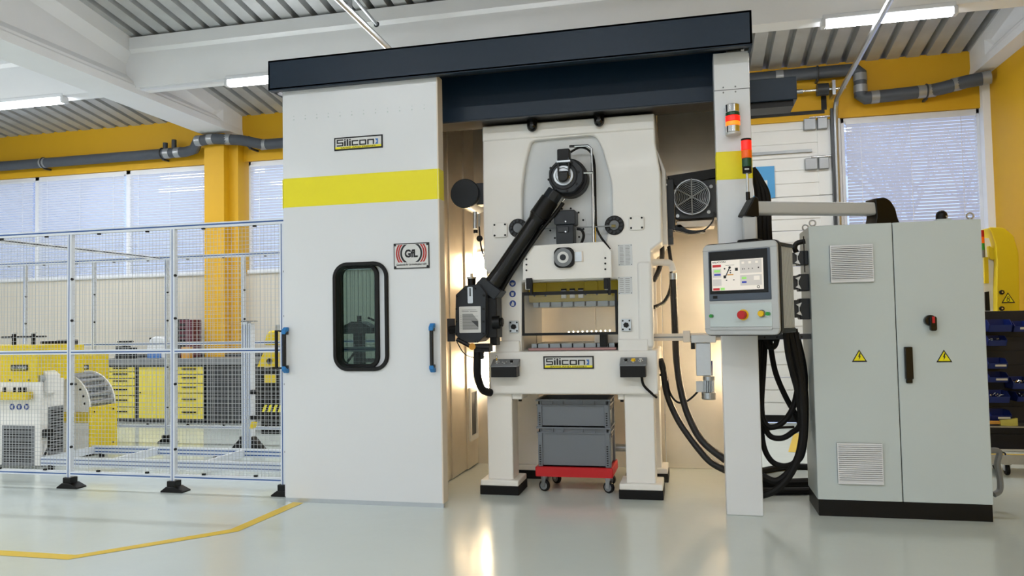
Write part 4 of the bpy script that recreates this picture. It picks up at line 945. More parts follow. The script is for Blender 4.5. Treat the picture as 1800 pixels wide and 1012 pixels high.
def crate(z0, z1, lab):
    t = thing('plastic_crate', ((tx0+tx1)/2, YT+.2, z0), lab, 'crate', 'stacked grey plastic crates')
    y0, y1 = YT, YT+.42; w = .012; e = .0
    b = B(); b.box(tx0+.02, tx1-.02, y0+.02, y0+.02+w, z0, z1); b.box(tx0+.02, tx1-.02, y1-.02-w, y1-.02, z0, z1); b.box(tx0+.02, tx0+.02+w, y0+.02, y1-.02, z0, z1); b.box(tx1-.02-w, tx1-.02, y0+.02, y1-.02, z0, z1); b.box(tx0+.02, tx1-.02, y0+.02, y1-.02, z0, z0+.012)
    b.build('shell', 'crate', t, smooth=False)
    B().holed([(0, 0)]*0 or [(tx0, y0), (tx1, y0), (tx1, y1), (tx0, y1)], [[(tx0+.03, y0+.03), (tx1-.03, y0+.03), (tx1-.03, y1-.03), (tx0+.03, y1-.03)]], 0, 1)
    rm = B(Matrix(((1, 0, 0, 0), (0, 0, 1, 0), (0, 1, 0, 0), (0, 0, 0, 1)))).holed([(tx0, y0), (tx1, y0), (tx1, y1), (tx0, y1)], [[(tx0+.028, y0+.028), (tx1-.028, y0+.028), (tx1-.028, y1-.028), (tx0+.028, y1-.028)]], z1-.014, z1)
    rm.build('rim', 'crate', t, smooth=False)
    b = B(); b.box(tx0+.004, tx1-.004, y0+.006, y0+.02, z1-.055, z1-.045)
    for u in (.06, .22, .36, .62, .78, .93): b.box(tx0+(tx1-tx0)*u, tx0+(tx1-tx0)*u+.006, y0+.004, y0+.02, z1-.05, z1-.01)
    b.build('rim_ribs', 'crate', t, smooth=False)
    for u in (0, 1):
        xx = tx0+.012 if u == 0 else tx1-.052
        cr = B().box(xx, xx+.04, y0+.006, y0+.03, z0, z1-.05).build('corner_post', 'crate', t, bev=.004)
        b = B(); k = 0; z = z0+.015
        while z < z0+(z1-z0)*.52: b.box(xx+.012, xx+.027, y0+.002, y0+.008, z, z+.011); z += .02
        b.build('corner_slots', 'cratein', cr, smooth=False)
    b = B().box(tx1-.02, tx1-.004, y0+.02, y0+.06, z0, z1-.02).box(tx1-.02, tx1-.004, y1-.06, y1-.02, z0, z1-.02).box(tx1-.02, tx1-.004, y0+.02, y1-.02, z1-.06, z1-.045); b.build('side_ribs', 'crate', t, smooth=False)
    B().box(tx1-.02, tx1-.006, y0+.12, y1-.12, z1-.10, z1-.06).build('grip', 'cratein', t, smooth=False)
zmid = P(1010, 751, YT).z; ztop = P(1010, 702, YT).z
crate(zu_, zmid, 'deep grey plastic crate standing on the red dolly')
crate(zmid, ztop, 'shallow grey plastic crate on top of the deeper crate')

# ================================================================ SIGNAL LAMPS, OPERATOR PANEL, CABINET
bl = thing('wall_beacon', (P(1288, 235, 6.04).x, 6.04, P(1288, 237, 6.04).z), 'chrome beacon with red glowing band on the white pillar', 'signal light')
def bz(y): return P(1288, y, 6.0).z
xk = P(1288, 210, 6.0).x
for nm, y0, y1, m, r in (('top_cap', 184, 198, 'chrome', .054), ('green_lens', 198, 204, 'grnlamp', .052), ('red_lens', 204, 214, 'redlamp', .055), ('amber_lens', 214, 221, 'amber_lamp', .054), ('lower_reflector', 221, 233, 'chrome', .053), ('base', 233, 237.5, 'plate', .056)):
    if m == 'amber_lamp': mat('amber_lamp', (255, 150, 40), .3, emit=1.2, emcol=(255, 110, 30))
    B().cyl((xk, 6.005, bz(y1)), (xk, 6.005, bz(y0)), r, 28).build(nm, m, bl, bev=.004)
B().box(xk-.055, xk+.055, 6.005, 6.05, bz(236), bz(186)).build('back_plate', 'plate', bl, bev=.01)

YA = 5.90
sw = thing('support_arm', (1.44, 6.33, 2.17), 'light grey swivel arm from the cabinet top to the operator panel', 'arm')
e0 = Vector((.447, 5.93, 2.30)); e1 = Vector((1.47, 6.37, 2.30))
d = (e1-e0).normalized(); ang = math.atan2(d.y, d.x); fa = Matrix.Translation(e0) @ Matrix.Rotation(ang, 4, 'Z'); La = (e1-e0).length
B(fa).prism(rrect(-.055, .055, -.048, .048, .02, 4), 'x', .04, La-.06).build('tube', 'hmigrey', sw)
B(fa).prism(rpoly([(-.07, -.06), (.02, -.075), (.05, -.075), (.05, .07), (.02, .085)], .02), 'y', -.06, .06).build('elbow', 'black', sw, bev=.012, seg=3)
B(fa).prism(rpoly([(La-.11, .075), (La-.03, .085), (La+.02, .06), (La+.06, .0), (La+.075, -.07), (La+.10, -.13), (La-.12, -.13), (La-.10, -.06)], .02), 'y', -.065, .065).build('cabinet_joint', 'black', sw, bev=.012, seg=3)
B().box(.447-.052, .447+.052, 5.88, 5.98, 2.0, 2.24).build('drop_tube', 'hmigrey', sw, bev=.015)
# signal tower on the arm
stw = thing('signal_tower', (.44, 5.90, 2.36), 'red, orange and green signal tower on a thin pole above the panel', 'signal light')
YS = 5.90; xs_ = .44
def sz(y): return P(1303, y, YS).z
def sx(y): return .445
B().cyl((xs_, YS, 2.36), (xs_, YS, sz(338)), .016, 12).build('pole_sleeve', 'black', stw)
B().cyl((xs_, YS, sz(340)), (xs_, YS, sz(304)), .010, 12).build('pole', 'alu', stw)
for nm, y0, y1, m, r in (('base', 294, 305, 'black', .034), ('green_lens', 279, 294, 'grnlamp', .036), ('orange_lens', 265, 279, 'orglamp', .037), ('red_lens', 248, 265, 'redlamp', .038), ('cap', 244.5, 248, 'black', .038)):
    B().cyl((xs_, YS, sz(y1)), (xs_, YS, sz(y0)), r, 24).build(nm, m, stw, bev=.003)
B().box(xs_-.02, xs_+.012, YS-.037, YS-.03, sz(300), sz(298)).build('label_strip', 'plate', stw, smooth=False)

# operator panel
th = math.radians(26)
hm = thing('operator_panel', (.36, 5.72, 1.34), 'grey operator panel with touch screen hanging in front of the pillar', 'control panel')
W2, H2 = .275, .655
fr = Matrix.Translation((.345, 5.63, 1.365)) @ Matrix.Rotation(-th, 4, 'Z')    # local x right along the face, y into the panel, z up
z0 = 0.
B(fr).prism(rrect(-W2-.006, W2+.006, -.006, H2+.006, .045, 5), 'y', .02, .07).build('black_bezel', 'black', hm, bev=.006)
B(fr).prism(rrect(-W2, W2, 0, H2, .04, 6), 'y', .0, .03).build('front_frame', 'hmigrey', hm, bev=.008)
B(fr).box(-W2+.02, W2-.02, .07, .335, .035, H2-.035).build('housing', 'grey', hm, bev=.006)
b = B(fr)
for k in range(9): b.box(W2-.022, W2-.008, .078+k*.028, .097+k*.028, .04, H2-.04)
b.build('side_ribs', 'hmigrey', hm, smooth=False)
for za, zc_ in ((H2-.04, H2-.012), (.01, .045)): B(fr).box(-W2+.03, W2, .07, .33, za, zc_).build('end_cover', 'black', hm, bev=.008)
for zz in (.045, H2-.045):
    B(fr).box(-W2, W2, -.002, .002, zz-.0012, zz+.0012).build('frame_seam', 'grey', hm, smooth=False)
mt = B(fr).box(-W2+.045, W2-.05, -.006, .01, .245, H2-.05).build('monitor', 'hmiblue', hm, bev=.004)
B(fr).box(-W2+.055, W2-.068, -.009, -.002, .295, H2-.056).build('monitor_glass', 'blackgloss', mt, smooth=False)
B(fr).box(-W2+.075, -W2+.108, -.0085, -.002, .262, .283).build('usb_cover', 'black', mt, smooth=False)
sx0_, sx1_, sz0_, sz1_ = -W2+.072, W2-.098, .318, .535
mat('screen_white', (222, 214, 204), .3, emit=.35); mat('screen_panel', (200, 194, 188), .3, emit=.25); mat('screen_red', (190, 40, 44), .3, emit=.2); mat('screen_green', (150, 214, 110), .3, emit=.3); mat('screen_blue', (50, 64, 170), .3, emit=.2); mat('screen_orange', (206, 150, 70), .3, emit=.2)
scn = B(fr).box(sx0_, sx1_, -.0105, -.008, sz0_, sz1_).build('screen', 'screen_white', mt, smooth=False)
def sr(u0, u1, v0, v1, m, nm, lay=1):
    w, h = sx1_-sx0_, sz1_-sz0_
    B(fr).box(sx0_+w*u0, sx0_+w*u1, -.0105-.0004*lay, -.0105, sz1_-h*v1, sz1_-h*v0).build(nm, m, scn, smooth=False)
w, h = sx1_-sx0_, sz1_-sz0_
B(fr).text('SILICON', sx0_+w*.15, -.0112, sz1_-h*.055, w*.26, h*.05, .02).build('screen_title', 'ink', scn, smooth=False)
sr(.02, .19, .14, .22, 'screen_red', 'screen_button'); sr(.02, .15, .91, .985, 'screen_red', 'screen_button'); sr(.17, .25, .905, .985, 'screen_green', 'screen_button')
sr(.02, .19, .27, .56, 'screen_panel', 'screen_field'); sr(.05, .17, .31, .39, 'screen_green', 'screen_value', 2); sr(.05, .18, .44, .50, 'screen_blue', 'screen_value', 2); sr(.02, .19, .62, .84, 'screen_panel', 'screen_field')
sr(.56, .97, .02, .46, 'screen_panel', 'screen_field'); sr(.56, .97, .52, .86, 'screen_panel', 'screen_field'); sr(.59, .68, .58, .65, 'screen_green', 'screen_value', 2); sr(.59, .68, .72, .78, 'screen_blue', 'screen_value', 2); sr(.82, .93, .56, .70, 'screen_white', 'screen_field', 2)
def sp(u, v): return (sx0_+w*u, sz1_-h*v)
b = B(fr); q0 = sp(.36, .25); q1 = sp(.27, .56); dd = Vector((q1[0]-q0[0], q1[1]-q0[1])).normalized(); nn_ = Vector((-dd.y, dd.x))*.0035
b.prism([(q0[0]+nn_.x, q0[1]+nn_.y), (q1[0]+nn_.x, q1[1]+nn_.y), (q1[0]-nn_.x, q1[1]-nn_.y), (q0[0]-nn_.x, q0[1]-nn_.y)], 'y', -.0114, -.0105)
b.prism(circ(*sp(.36, .25), .009, 12), 'y', -.0115, -.0105); b.prism(circ(*sp(.26, .28), .006, 10), 'y', -.0115, -.0105)
for u0, u1, v0, v1 in ((.235, .285, .50, .60), (.465, .52, .27, .37), (.36, .385, .33, .37), (.36, .385, .40, .44), (.28, .45, .17, .178), (.28, .305, .65, .675), (.42, .45, .65, .675), (.60, .615, .30, .34), (.635, .65, .30, .34), (.72, .735, .30, .34), (.79, .805, .30, .34), (.90, .925, .28, .32)):
    a, c = sp(u0, v1), sp(u1, v0); b.box(a[0], c[0], -.0113, -.0105, a[1], c[1])
b.build('screen_drawing', 'ink', scn, smooth=False, kind='stuff'); sr(.31, .43, .47, .505, 'screen_orange', 'screen_part', 2)
for u, v in ((.62, .12), (.75, .12), (.88, .12)): sr(u-.025, u+.025, v-.035, v+.035, 'screen_white', 'screen_icon', 2)
v = sp(.90, .92); B(fr).torus((v[0], -.0108, v[1]), .0085, .002, (0, 1, 0), 20).build('screen_logo', 'ink', scn)
B(fr).box(-W2+.045, W2-.05, -.004, .004, .058, .225).build('button_plate', 'lgrey', hm, bev=.003)
B(fr).box(-W2+.045, W2-.05, -.009, .002, .036, .054).build('front_ledge', 'hmigrey', hm, bev=.003)
def btn(u, v, r, m, base, dep, nm='button'):
    o = B(fr).cyl((u, 0, v), (u, -.010, v), r*1.3, 18).build('button_ring', base, hm)
    B(fr).cyl((u, -.009, v), (u, -dep, v), r, 18).build(nm, m, o, bev=.003)
btn(-.215, .138, .013, 'green', 'chrome', .028); btn(.022, .142, .030, 'red', 'yellowbtn', .05, 'emergency_stop'); btn(.155, .148, .021, 'yellowbtn', 'grey', .034); btn(.20, .146, .014, 'green', 'chrome', .028)
B(fr).prism(rrect(-.06, .10, .10, .24, .03, 4), 'z', H2-.02, H2+.03).build('neck_flange', 'black', hm, bev=.01)

# control cabinet
CX0, CX1, CY0, CY1, CZ = .888, 2.062, 6.126, 6.62, 2.168
cab = thing('control_cabinet', ((CX0+CX1)/2, 6.35, 0), 'light grey two-door electrical control cabinet on a black plinth', 'cabinet')
B().box(CX0, CX1, CY0+.02, CY1, .12, CZ-.004).build('body', 'lgrey', cab, bev=.004)
B().box(CX0+.004, CX1-.004, CY0+.008, CY1-.01, 0, .12).build('plinth', 'black', cab, bev=.003)
xm = P(1578, 640, CY0).x
dl = B().box(CX0, xm-.003, CY0, CY0+.022, .122, CZ).build('door', 'lgrey', cab, bev=.004)
dr_ = B().box(xm+.003, CX1, CY0, CY0+.022, .122, CZ).build('door', 'lgrey', cab, bev=.004)
B().box(xm-.004, xm+.004, CY0+.012, CY0+.03, .13, CZ-.01).build('door_gap', 'black', cab, smooth=False)
def vent(x0, y0, x1, y1, n):
    a = fx(x0, y1, CY0); c = fx(x1, y0, CY0)
    o = B().box(a[0], c[0], CY0-.012, CY0+.002, a[1], c[1]).build('vent_grille', 'dgrey', dl, bev=.002)
    B().holed([(a[0], a[1]), (c[0], a[1]), (c[0], c[1]), (a[0], c[1])], [[(a[0]+.008, a[1]+.016), (c[0]-.006, a[1]+.016), (c[0]-.006, c[1]-.012), (a[0]+.008, c[1]-.012)]], CY0-.020, CY0-.004).build('vent_frame', 'pvc', o, smooth=False)
    H = c[1]-a[1]-.028; proto = None
    for i in range(n):
        z = a[1]+.016+H*(i+.5)/n
        s_ = B().prism([(CY0-.021, z-.0062), (CY0-.008, z+.001), (CY0-.008, z+.0075), (CY0-.021, z+.0018)], 'x', a[0]+.004, c[0]-.003).build('vent_slat', 'pvc', o, smooth=False)
vent(1460, 429, 1533, 497, 18); vent(1473, 779, 1550, 849, 18)
def warn(x, y, s, parent, kind, Y):
    p = fx(x, y, Y); t = [(p[0]-s, p[1]-s*.78), (p[0]+s, p[1]-s*.78), (p[0], p[1]+s*.95)]
    o = B().prism(t, 'y', Y-.002, Y+.001).build('warning_triangle', 'ink', parent, smooth=False)
    k = .76; B().prism([(p[0]+(a-p[0])*k, p[1]-s*.06+(c-p[1]+s*.06)*k) for a, c in t], 'y', Y-.003, Y-.0015).build('warning_face', 'ystripe', o, smooth=False)
    b = B(); q = lambda u, v: (p[0]+u*s, p[1]+v*s)
    if kind == 'bolt': b.prism([q(.05, .45), q(-.17, -.1), q(-.02, -.06), q(-.10, -.52), q(.20, .04), q(.06, .0), q(.19, .43)], 'y', Y-.0038, Y-.0025)
    elif kind == 'hand': b.holed(circ(*q(0, -.30), s*.26, 16), [circ(*q(0, -.30), s*.17, 14)], Y-.0038, Y-.0025); b.holed(circ(*q(0, .10), s*.20, 14), [circ(*q(0, .10), s*.12, 12)], Y-.0038, Y-.0025)
    else: b.box(p[0]-s*.07, p[0]+s*.07, Y-.0038, Y-.0025, p[1]-s*.2, p[1]+s*.4); b.prism(circ(*q(0, -.42), s*.09, 10), 'y', Y-.0038, Y-.0025)
    b.build('pictogram', 'ink', o, smooth=False)
warn(1510.5, 626, .053, dl, 'bolt', CY0); warn(1659.5, 626.5, .053, dr_, 'bolt', CY0)
a = fx(1590.5, 673, CY0); c = fx(1602, 609, CY0)
B().box(a[0], c[0], CY0-.035, CY0, a[1]+.03, c[1]).box(a[0]+.006, c[0]-.004, CY0-.02, CY0, a[1], a[1]+.05).build('door_handle', 'blackgloss', dr_, bev=.006)
q = fx(1633, 563, CY0)
ms = B().cyl((q[0], CY0, q[1]), (q[0], CY0-.045, q[1]), .040, 28).build('main_switch', 'blackgloss', dr_, bev=.006)
B().prism(rrect(q[0]-.012, q[0]+.034, q[1]-.076, q[1]+.03, .015, 4), 'y', CY0-.07, CY0-.035).build('switch_lever', 'blackgloss', ms, bev=.006)
B().box(q[0]+.002, q[0]+.020, CY0-.073, CY0-.06, q[1]-.02, q[1]+.028).build('switch_mark', 'red', ms, bev=.002)
for x, y in ((CX0+.04, CY0+.06), (CX0+.03, CY0+.36), (CX1-.05, CY0+.06), (1.86, CY0+.1)):
    r = .022 if x != 1.86 else .012; B().torus((x, y, CZ+.03), r, .006, (0, 1, 0), 20).cyl((x, y, CZ-.005), (x, y, CZ+.012), .014, 10).build('lifting_eye', 'steel', cab)
q = P(1656, 383, CY0+.12); B().box(q.x-.05, q.x+.05, CY0+.07, CY0+.2, CZ-.005, CZ+.02).build('beacon_base', 'lgrey', cab, bev=.004); B().cyl((q.x, CY0+.13, CZ+.02), (q.x, CY0+.13, CZ+.05), .04, 18).ball((q.x, CY0+.13, CZ+.05), .04, half=True).build('beacon', 'black', cab)
# heavy connectors on the left flank
for y, hh in ((454, .11), (497, .13), (543, .16)):
    p = P(1411, y, CY0+.12)
    c_ = B().box(CX0-.075, CX0+.002, CY0+.06, CY0+.20, p.z-hh/2, p.z+hh/2).build('connector', 'graph', cab, bev=.006)
    B().box(CX0-.115, CX0-.07, CY0+.07, CY0+.19, p.z-hh/2+.015, p.z+hh/2-.01).build('connector_hood', 'dgrey', c_, bev=.006)
    B().prism([(CX0-.10, p.z+.035), (CX0-.06, p.z+.05), (CX0-.075, p.z+.015)], 'y', CY0+.045, CY0+.06).prism([(CX0-.10, p.z-.035), (CX0-.06, p.z-.05), (CX0-.075, p.z-.015)], 'y', CY0+.045, CY0+.06).box(CX0-.083, CX0-.077, CY0+.05, CY0+.06, p.z-.03, p.z+.03).build('latch', 'alu', c_)
B().tube([P(1413, 455, CY0+.12), P(1398, 440, CY0+.1), P(1400, 428, CY0+.1), P(1415, 424, CY0+.1)], .02, 10, smooth=4).build('connector_cable', 'black', cab)
B().cyl((CX0-.03, CY0+.05, P(1411, 478, CY0).z), (CX0-.03, CY0+.05, P(1411, 414, CY0).z), .004, 6).build('antenna_rod', 'black', cab)
# cross bar between pillar and cabinet carrying the cables
tb = thing('cable_bracket', (.7, 6.2, 1.3), 'grey perforated bracket bar between pillar and cabinet', 'bracket')
zc = P(1380, 592, 6.2).z; B().box(.49, CX0+.0, 6.19, 6.23, zc-.018, zc+.022).build('bar', 'dgrey', tb, bev=.003)
for k in range(4): B().cyl((.55+k*.09, 6.19, zc), (.55+k*.09, 6.183, zc), .007, 8).build('bolt', 'black', tb)
# cables
def cable(pts, r, lab, m='rubber', k=7):
    o = B().tube(pts, r, 10, smooth=k).build('control_cable', m); return tag(o, lab, 'cable')
YC = 6.30
cable([P(1336, 590, YC), P(1334, 650, YC), P(1336, 715, YC), P(1346, 745, YC), P(1361, 750, YC), P(1380, 738, YC), P(1396, 710, YC), P(1403, 660, YC+.05), P(1395, 590, YC)], .022, 'black cable in the highest hanging loop beside the pillar')
cable([P(1346, 590, YC+.05), P(1342, 650, YC+.05), P(1339, 720, YC+.05), P(1350, 762, YC+.05), P(1372, 770, YC+.05), P(1392, 760, YC+.05), P(1408, 740, YC+.08), P(1415, 660, YC+.1), P(1400, 585, YC+.05)], .022, 'black cable in the second hanging loop beside the pillar')
cable([P(1352, 590, YC+.1), P(1362, 650, YC+.1), P(1380, 695, YC+.1), P(1402, 735, YC+.1), P(1414, 765, YC+.12)], .022, 'black cable slanting behind the hanging loops to the cabinet foot')
cable([P(1336, 690, YC+.1), P(1340, 770, YC+.1), P(1352, 805, YC+.1), P(1372, 818, YC+.1), P(1395, 814, YC+.1), P(1412, 790, YC+.1), P(1416, 700, YC+.1), P(1402, 590, YC+.08)], .022, 'black cable in the lowest thin loop beside the pillar')
cable([P(1386, 578, 6.05), P(1398, 630, 6.08), P(1409, 690, 6.1), P(1412, 760, 6.1), P(1403, 805, 6.1), P(1385, 840, 6.1), P(1362, 862, 6.1), P(1338, 871, 6.12)], .026, 'thick black cable sweeping from the panel down to the floor')
cable([P(1396, 578, 6.1), P(1406, 640, 6.1), P(1413, 720, 6.14), P(1406, 790, 6.14), P(1390, 825, 6.14), P(1365, 845, 6.14), P(1340, 836, 6.16)], .026, 'thick black cable beside the sweeping panel cable')
cable([P(1380, 575, 6.0), P(1385, 620, 6.02), P(1393, 655, 6.05), P(1402, 690, 6.1), P(1408, 740, 6.15)], .022, 'black cable coming out of the panel bottom')
cable([P(1345, 592, 6.25), P(1352, 610, 6.25), P(1362, 608, 6.25), P(1367, 592, 6.25)], .02, 'short black cable curl under the bracket bar')
cable([Vector((.46, 7.05, .045)), Vector((.75, 7.02, .045)), Vector((1.05, 7.1, .045)), Vector((1.5, 7.2, .045))], .045, 'thick black hose lying on the floor behind the hanging loops')
cable([Vector((.47, 6.75, .03)), Vector((.75, 6.8, .03)), Vector((1.2, 6.9, .03))], .03, 'thin black cable lying on the floor behind the pillar')
cable([Vector((.42, 7.4, .03)), Vector((.9, 7.9, .03)), Vector((1.4, 7.8, .03))], .03, 'black cable on the floor farthest behind the pillar')
cable([P(1340, 757, 7.5), P(1365, 752, 7.6), P(1395, 750, 7.7)], .012, 'thin cable hanging level behind the loops')
# upper bundle behind the panel
for k, (o, m, lb_) in enumerate(((0, 0, 'leftmost'), (8, 3, 'middle'), (15, 7, 'rightmost'))):
    cable([P(1322+o*.3, 296+o*.4, 6.40), P(1328+o*.6, 312+o*.5, 6.40), P(1333+o, 345, 6.40), P(1335+o, 400, 6.38), P(1337+o*1.1, 470, 6.36), P(1340+o*1.0, 560, 6.33), P(1343+o, 600, 6.32)], .030, lb_+' black cable of the bundle arching down behind the panel')

# ================================================================ SAFETY FENCES AND LEFT CELL
def wire_mesh(x0, x1, z0, z1, y, pitch=.036, t=.0013, fr=None):
    b = B(fr); n = int((x1-x0)/pitch); 
    for i in range(n+1):
        x = x0+(x1-x0)*i/n; b.box(x-t, x+t, y-t, y+t, z0, z1)
    m = int((z1-z0)/pitch)
    for i in range(m+1):
        z = z0+(z1-z0)*i/m; b.box(x0, x1, y-2*t, y, z-t, z+t)
    return b
def fence(root, xs, y, zr, w, fr=None, feet=True, pitch=.036, mesh=True):
    h = w/2; z0, zm, z1 = zr
    for x in xs:
        po = B(fr).box(x-h, x+h, y-h, y+h, .06 if feet else z0, z1-h).build('post', 'alup', root, smooth=False)
        B(fr).box(x-h*.30, x+h*.0, y-h-.002, y-h+.004, .1, z1-h).build('inlay', 'bluein', po, smooth=False)
        if feet:
            fo = B(fr).box(x-.045, x+.045, y-.045, y+.045, 0, .10).build('foot', 'black', po, bev=.006)
            B(fr).prism([(x-.10, 0), (x+.13, 0), (x+.13, .012), (x+.045, .05), (x-.045, .05), (x-.10, .012)], 'y', y-.06, y+.06).build('foot_plate', 'black', fo, bev=.004)
        for z in (z0+.25, zm-.3, zm+.3, z1-.45): B(fr).cyl((x+h+.006, y-h*.5, z), (x+h+.006, y-h-.006, z), .012, 8).build('clamp', 'black', po)
    for a, c in zip(xs[:-1], xs[1:]):
        for z in (z0, zm):
            ra = B(fr).box(a+h, c-h, y-h, y+h, z-h*.9, z+h*.9).build('rail', 'alup', root, smooth=False)
            B(fr).box(a+h, c-h, y-h-.002, y-h+.004, z-h*.25, z+h*.2).build('inlay', 'bluein', ra, smooth=False)
        if mesh: wire_mesh(a+h*.6, c-h*.6, z0+h*.5, z1-h*.5, y+h*.3, pitch, fr=fr).build('wire_mesh', 'wire', root, smooth=False, kind='stuff')
        for u in (.28, .75):
            for z, s in ((z0, 1), (z1, -1)): xx = a+(c-a)*u; B(fr).cbox((xx, y-h*.2, z+s*(h+.006)), (.03, .02, .016)).build('mesh_clip', 'black', root, smooth=False)
    ra = B(fr).box(xs[0]-h, xs[-1]+h, y-h, y+h, z1-h, z1+h).build('top_rail', 'alup', root, smooth=False)
    B(fr).box(xs[0]-h, xs[-1]+h, y-h-.002, y-h+.004, z1-h*.1, z1+h*.45).build('inlay', 'bluein', ra, smooth=False)
ff = thing('safety_fence', (-5, 6.15, 0), 'wire mesh safety fence with blue-lined aluminium posts left of the sliding door', 'fence')
fence(ff, [-6.88, -5.757, -4.632, -3.52, -2.42], 6.15, (.135, 1.276, 2.42), .045)
rf = thing('safety_fence', (-6, 8.7, 0), 'rear wire mesh safety fence behind the coil machine', 'fence')
fence(rf, [-10.0, -8.89, -7.78, -6.66, -5.54, -4.42, -3.3], 8.7, (.21, 1.28, 2.40), .042, pitch=.07)
sf = thing('fence_tie_rail', (-6.77, 7.4, 2.3), 'aluminium tie rail running between front and rear safety fences', 'rail')
B().box(-6.79, -6.75, 6.17, 8.68, 2.38, 2.42).build('rail', 'alup', sf, smooth=False)
B().box(-6.752, -6.748, 6.17, 8.68, 2.395, 2.407).build('inlay', 'dgrey', sf, smooth=False)

# coil straightener behind the fence
YK, XK = 6.92, -6.87
def kx(x, y): return fx(x, y, YK)
cs = thing('coil_straightener', (-7.4, 7.3, 0), 'white and yellow coil straightener with handwheels behind the fence', 'machine')
B().box(-8.1, XK-.03, YK+.02, 7.28, .03, .95).build('base', 'cream', cs, bev=.008)
B().box(-8.1, XK-.0, YK, YK+.04, .03, .93).build('front_door', 'cream', cs, bev=.006)
a, c = kx(4, 817), kx(60, 748)
vg = B().box(a[0], c[0]+.01, YK-.008, YK+.004, a[1], c[1]).build('vent', 'grey', cs, smooth=False)
for i in range(14):
    z = a[1]+.03+(c[1]-a[1]-.06)*(i+.5)/14
    B().box(a[0]+.03, c[0]-.02, YK-.012, YK-.006, z-.006, z+.004).build('vent_slot', 'black', vg, smooth=False)
fr = Matrix.Translation((XK-.03, 0, 0)) @ Matrix.Rotation(PI/2, 4, 'Z')
vg = B(fr).box(7.06, 7.265, -.008, .004, .12, .645).build('vent', 'grey', cs, smooth=False)
for i in range(16):
    z = .15+.47*(i+.5)/16; B(fr).box(7.075, 7.25, -.012, -.006, z-.007, z+.006).build('vent_slot', 'black', vg, smooth=False)
a, c = kx(-60, 672), kx(70, 606)
B().box(-8.1, c[0]-.03, YK+.0, YK+.42, a[1], c[1]-.0).build('roll_head', 'ymach', cs, bev=.008)
B().box(-8.1, c[0]-.03, YK+.01, YK+.38, .92, a[1]).build('head_base', 'cream', cs, smooth=False)
B().box(-8.1, kx(58, 690)[0], YK-.09, YK+.02, kx(30, 701)[1], kx(30, 688)[1]).build('ledge', 'ymach', cs, bev=.004)
for x in (9, 27, 36, 45): p = P(x, 685, YK-.04); B().cyl((p.x, YK-.05, kx(30, 688)[1]), (p.x, YK-.05, kx(30, 688)[1]+.05), .016, 8).build('push_button', 'black', cs)
for x, y in ((18, 671), (51, 671)): p = kx(x, y); B().cyl((p[0], YK+.002, p[1]+.02), (p[0], YK-.008, p[1]+.02), .009, 8).build('bolt', 'black', cs)
zz = kx(40, 606)[1]
for x, dy in ((25, .1), (59, .15)):
    p = P(x, 597, YK+dy)
    hw = B().torus((p.x, YK+dy, zz+.085), .115, .012, (0, 0, 1), 26, 6).cyl((p.x, YK+dy, zz), (p.x, YK+dy, zz+.12), .022, 12).build('handwheel', 'black', cs)
    for t in (0, 2*PI/3, 4*PI/3): B().cyl((p.x, YK+dy, zz+.085), (p.x+.115*math.cos(t), YK+dy+.115*math.sin(t), zz+.085), .010, 6).build('wheel_spoke', 'black', hw)
    B().cyl((p.x, YK+dy, zz+.12), (p.x, YK+dy, zz+.135), .03, 12).build('wheel_cap', 'plate', hw)
# rear head behind
B().box(-7.45, -7.02, 7.42, 7.7, .98, 1.31).build('rear_head', 'ymach', cs, bev=.006)
B().box(-7.4, -7.28, 7.45, 7.65, 1.31, 1.36).box(-7.18, -7.06, 7.45, 7.65, 1.31, 1.37).build('adjuster_block', 'black', cs, bev=.006)
warn(85, 633, .05, cs, 'excl', 7.418)
wm = B(); a, c = kx(20, 651), kx(49, 641)
sgn = thing('wordmark_sign', ((a[0]+c[0])/2, YK, a[1]), 'small nameplate on the yellow straightener head behind the fence', 'sign')
wordmark(sgn, a[0], c[0], a[1], c[1], YK-.001, None)
for k, x in enumerate((21.5, 34, 47)):
    p = kx(x, 715); o = B().prism(circ(p[0], p[1], .034, 20), 'y', YK-.004, YK+.001).build('mandatory_sign', 'mand', cs, smooth=False)
    B().prism(circ(p[0], p[1], .016, 8+k), 'y', YK-.005, YK-.003).build('pictogram', 'plate', o, smooth=False)
p = PX(78, 762, XK-.03); B().box(XK-.03, XK+.03, p.y-.06, p.y+.06, p.z-.035, p.z+.05).build('socket', 'black', cs, bev=.004)
B().tube([(XK+.01, p.y+.02, p.z-.03), (XK+.02, p.y-.0, p.z-.15), (XK+.01, p.y-.05, p.z-.25), (XK+.02, p.y-.04, .02)], .012, 8, smooth=5).build('power_cable', 'black', cs)
# side bracket with strip roll
B().prism([(-7.02, .86), (-6.84, .80), (-6.84, 1.0), (-6.95, 1.07), (-7.05, 1.07)], 'y', 7.0, 7.16).build('outlet_bracket', 'cream', cs, bev=.005)
B().cyl((-6.93, 6.94, .96), (-6.93, 7.2, .96), .05, 20).build('outlet_roll', 'steel', cs)
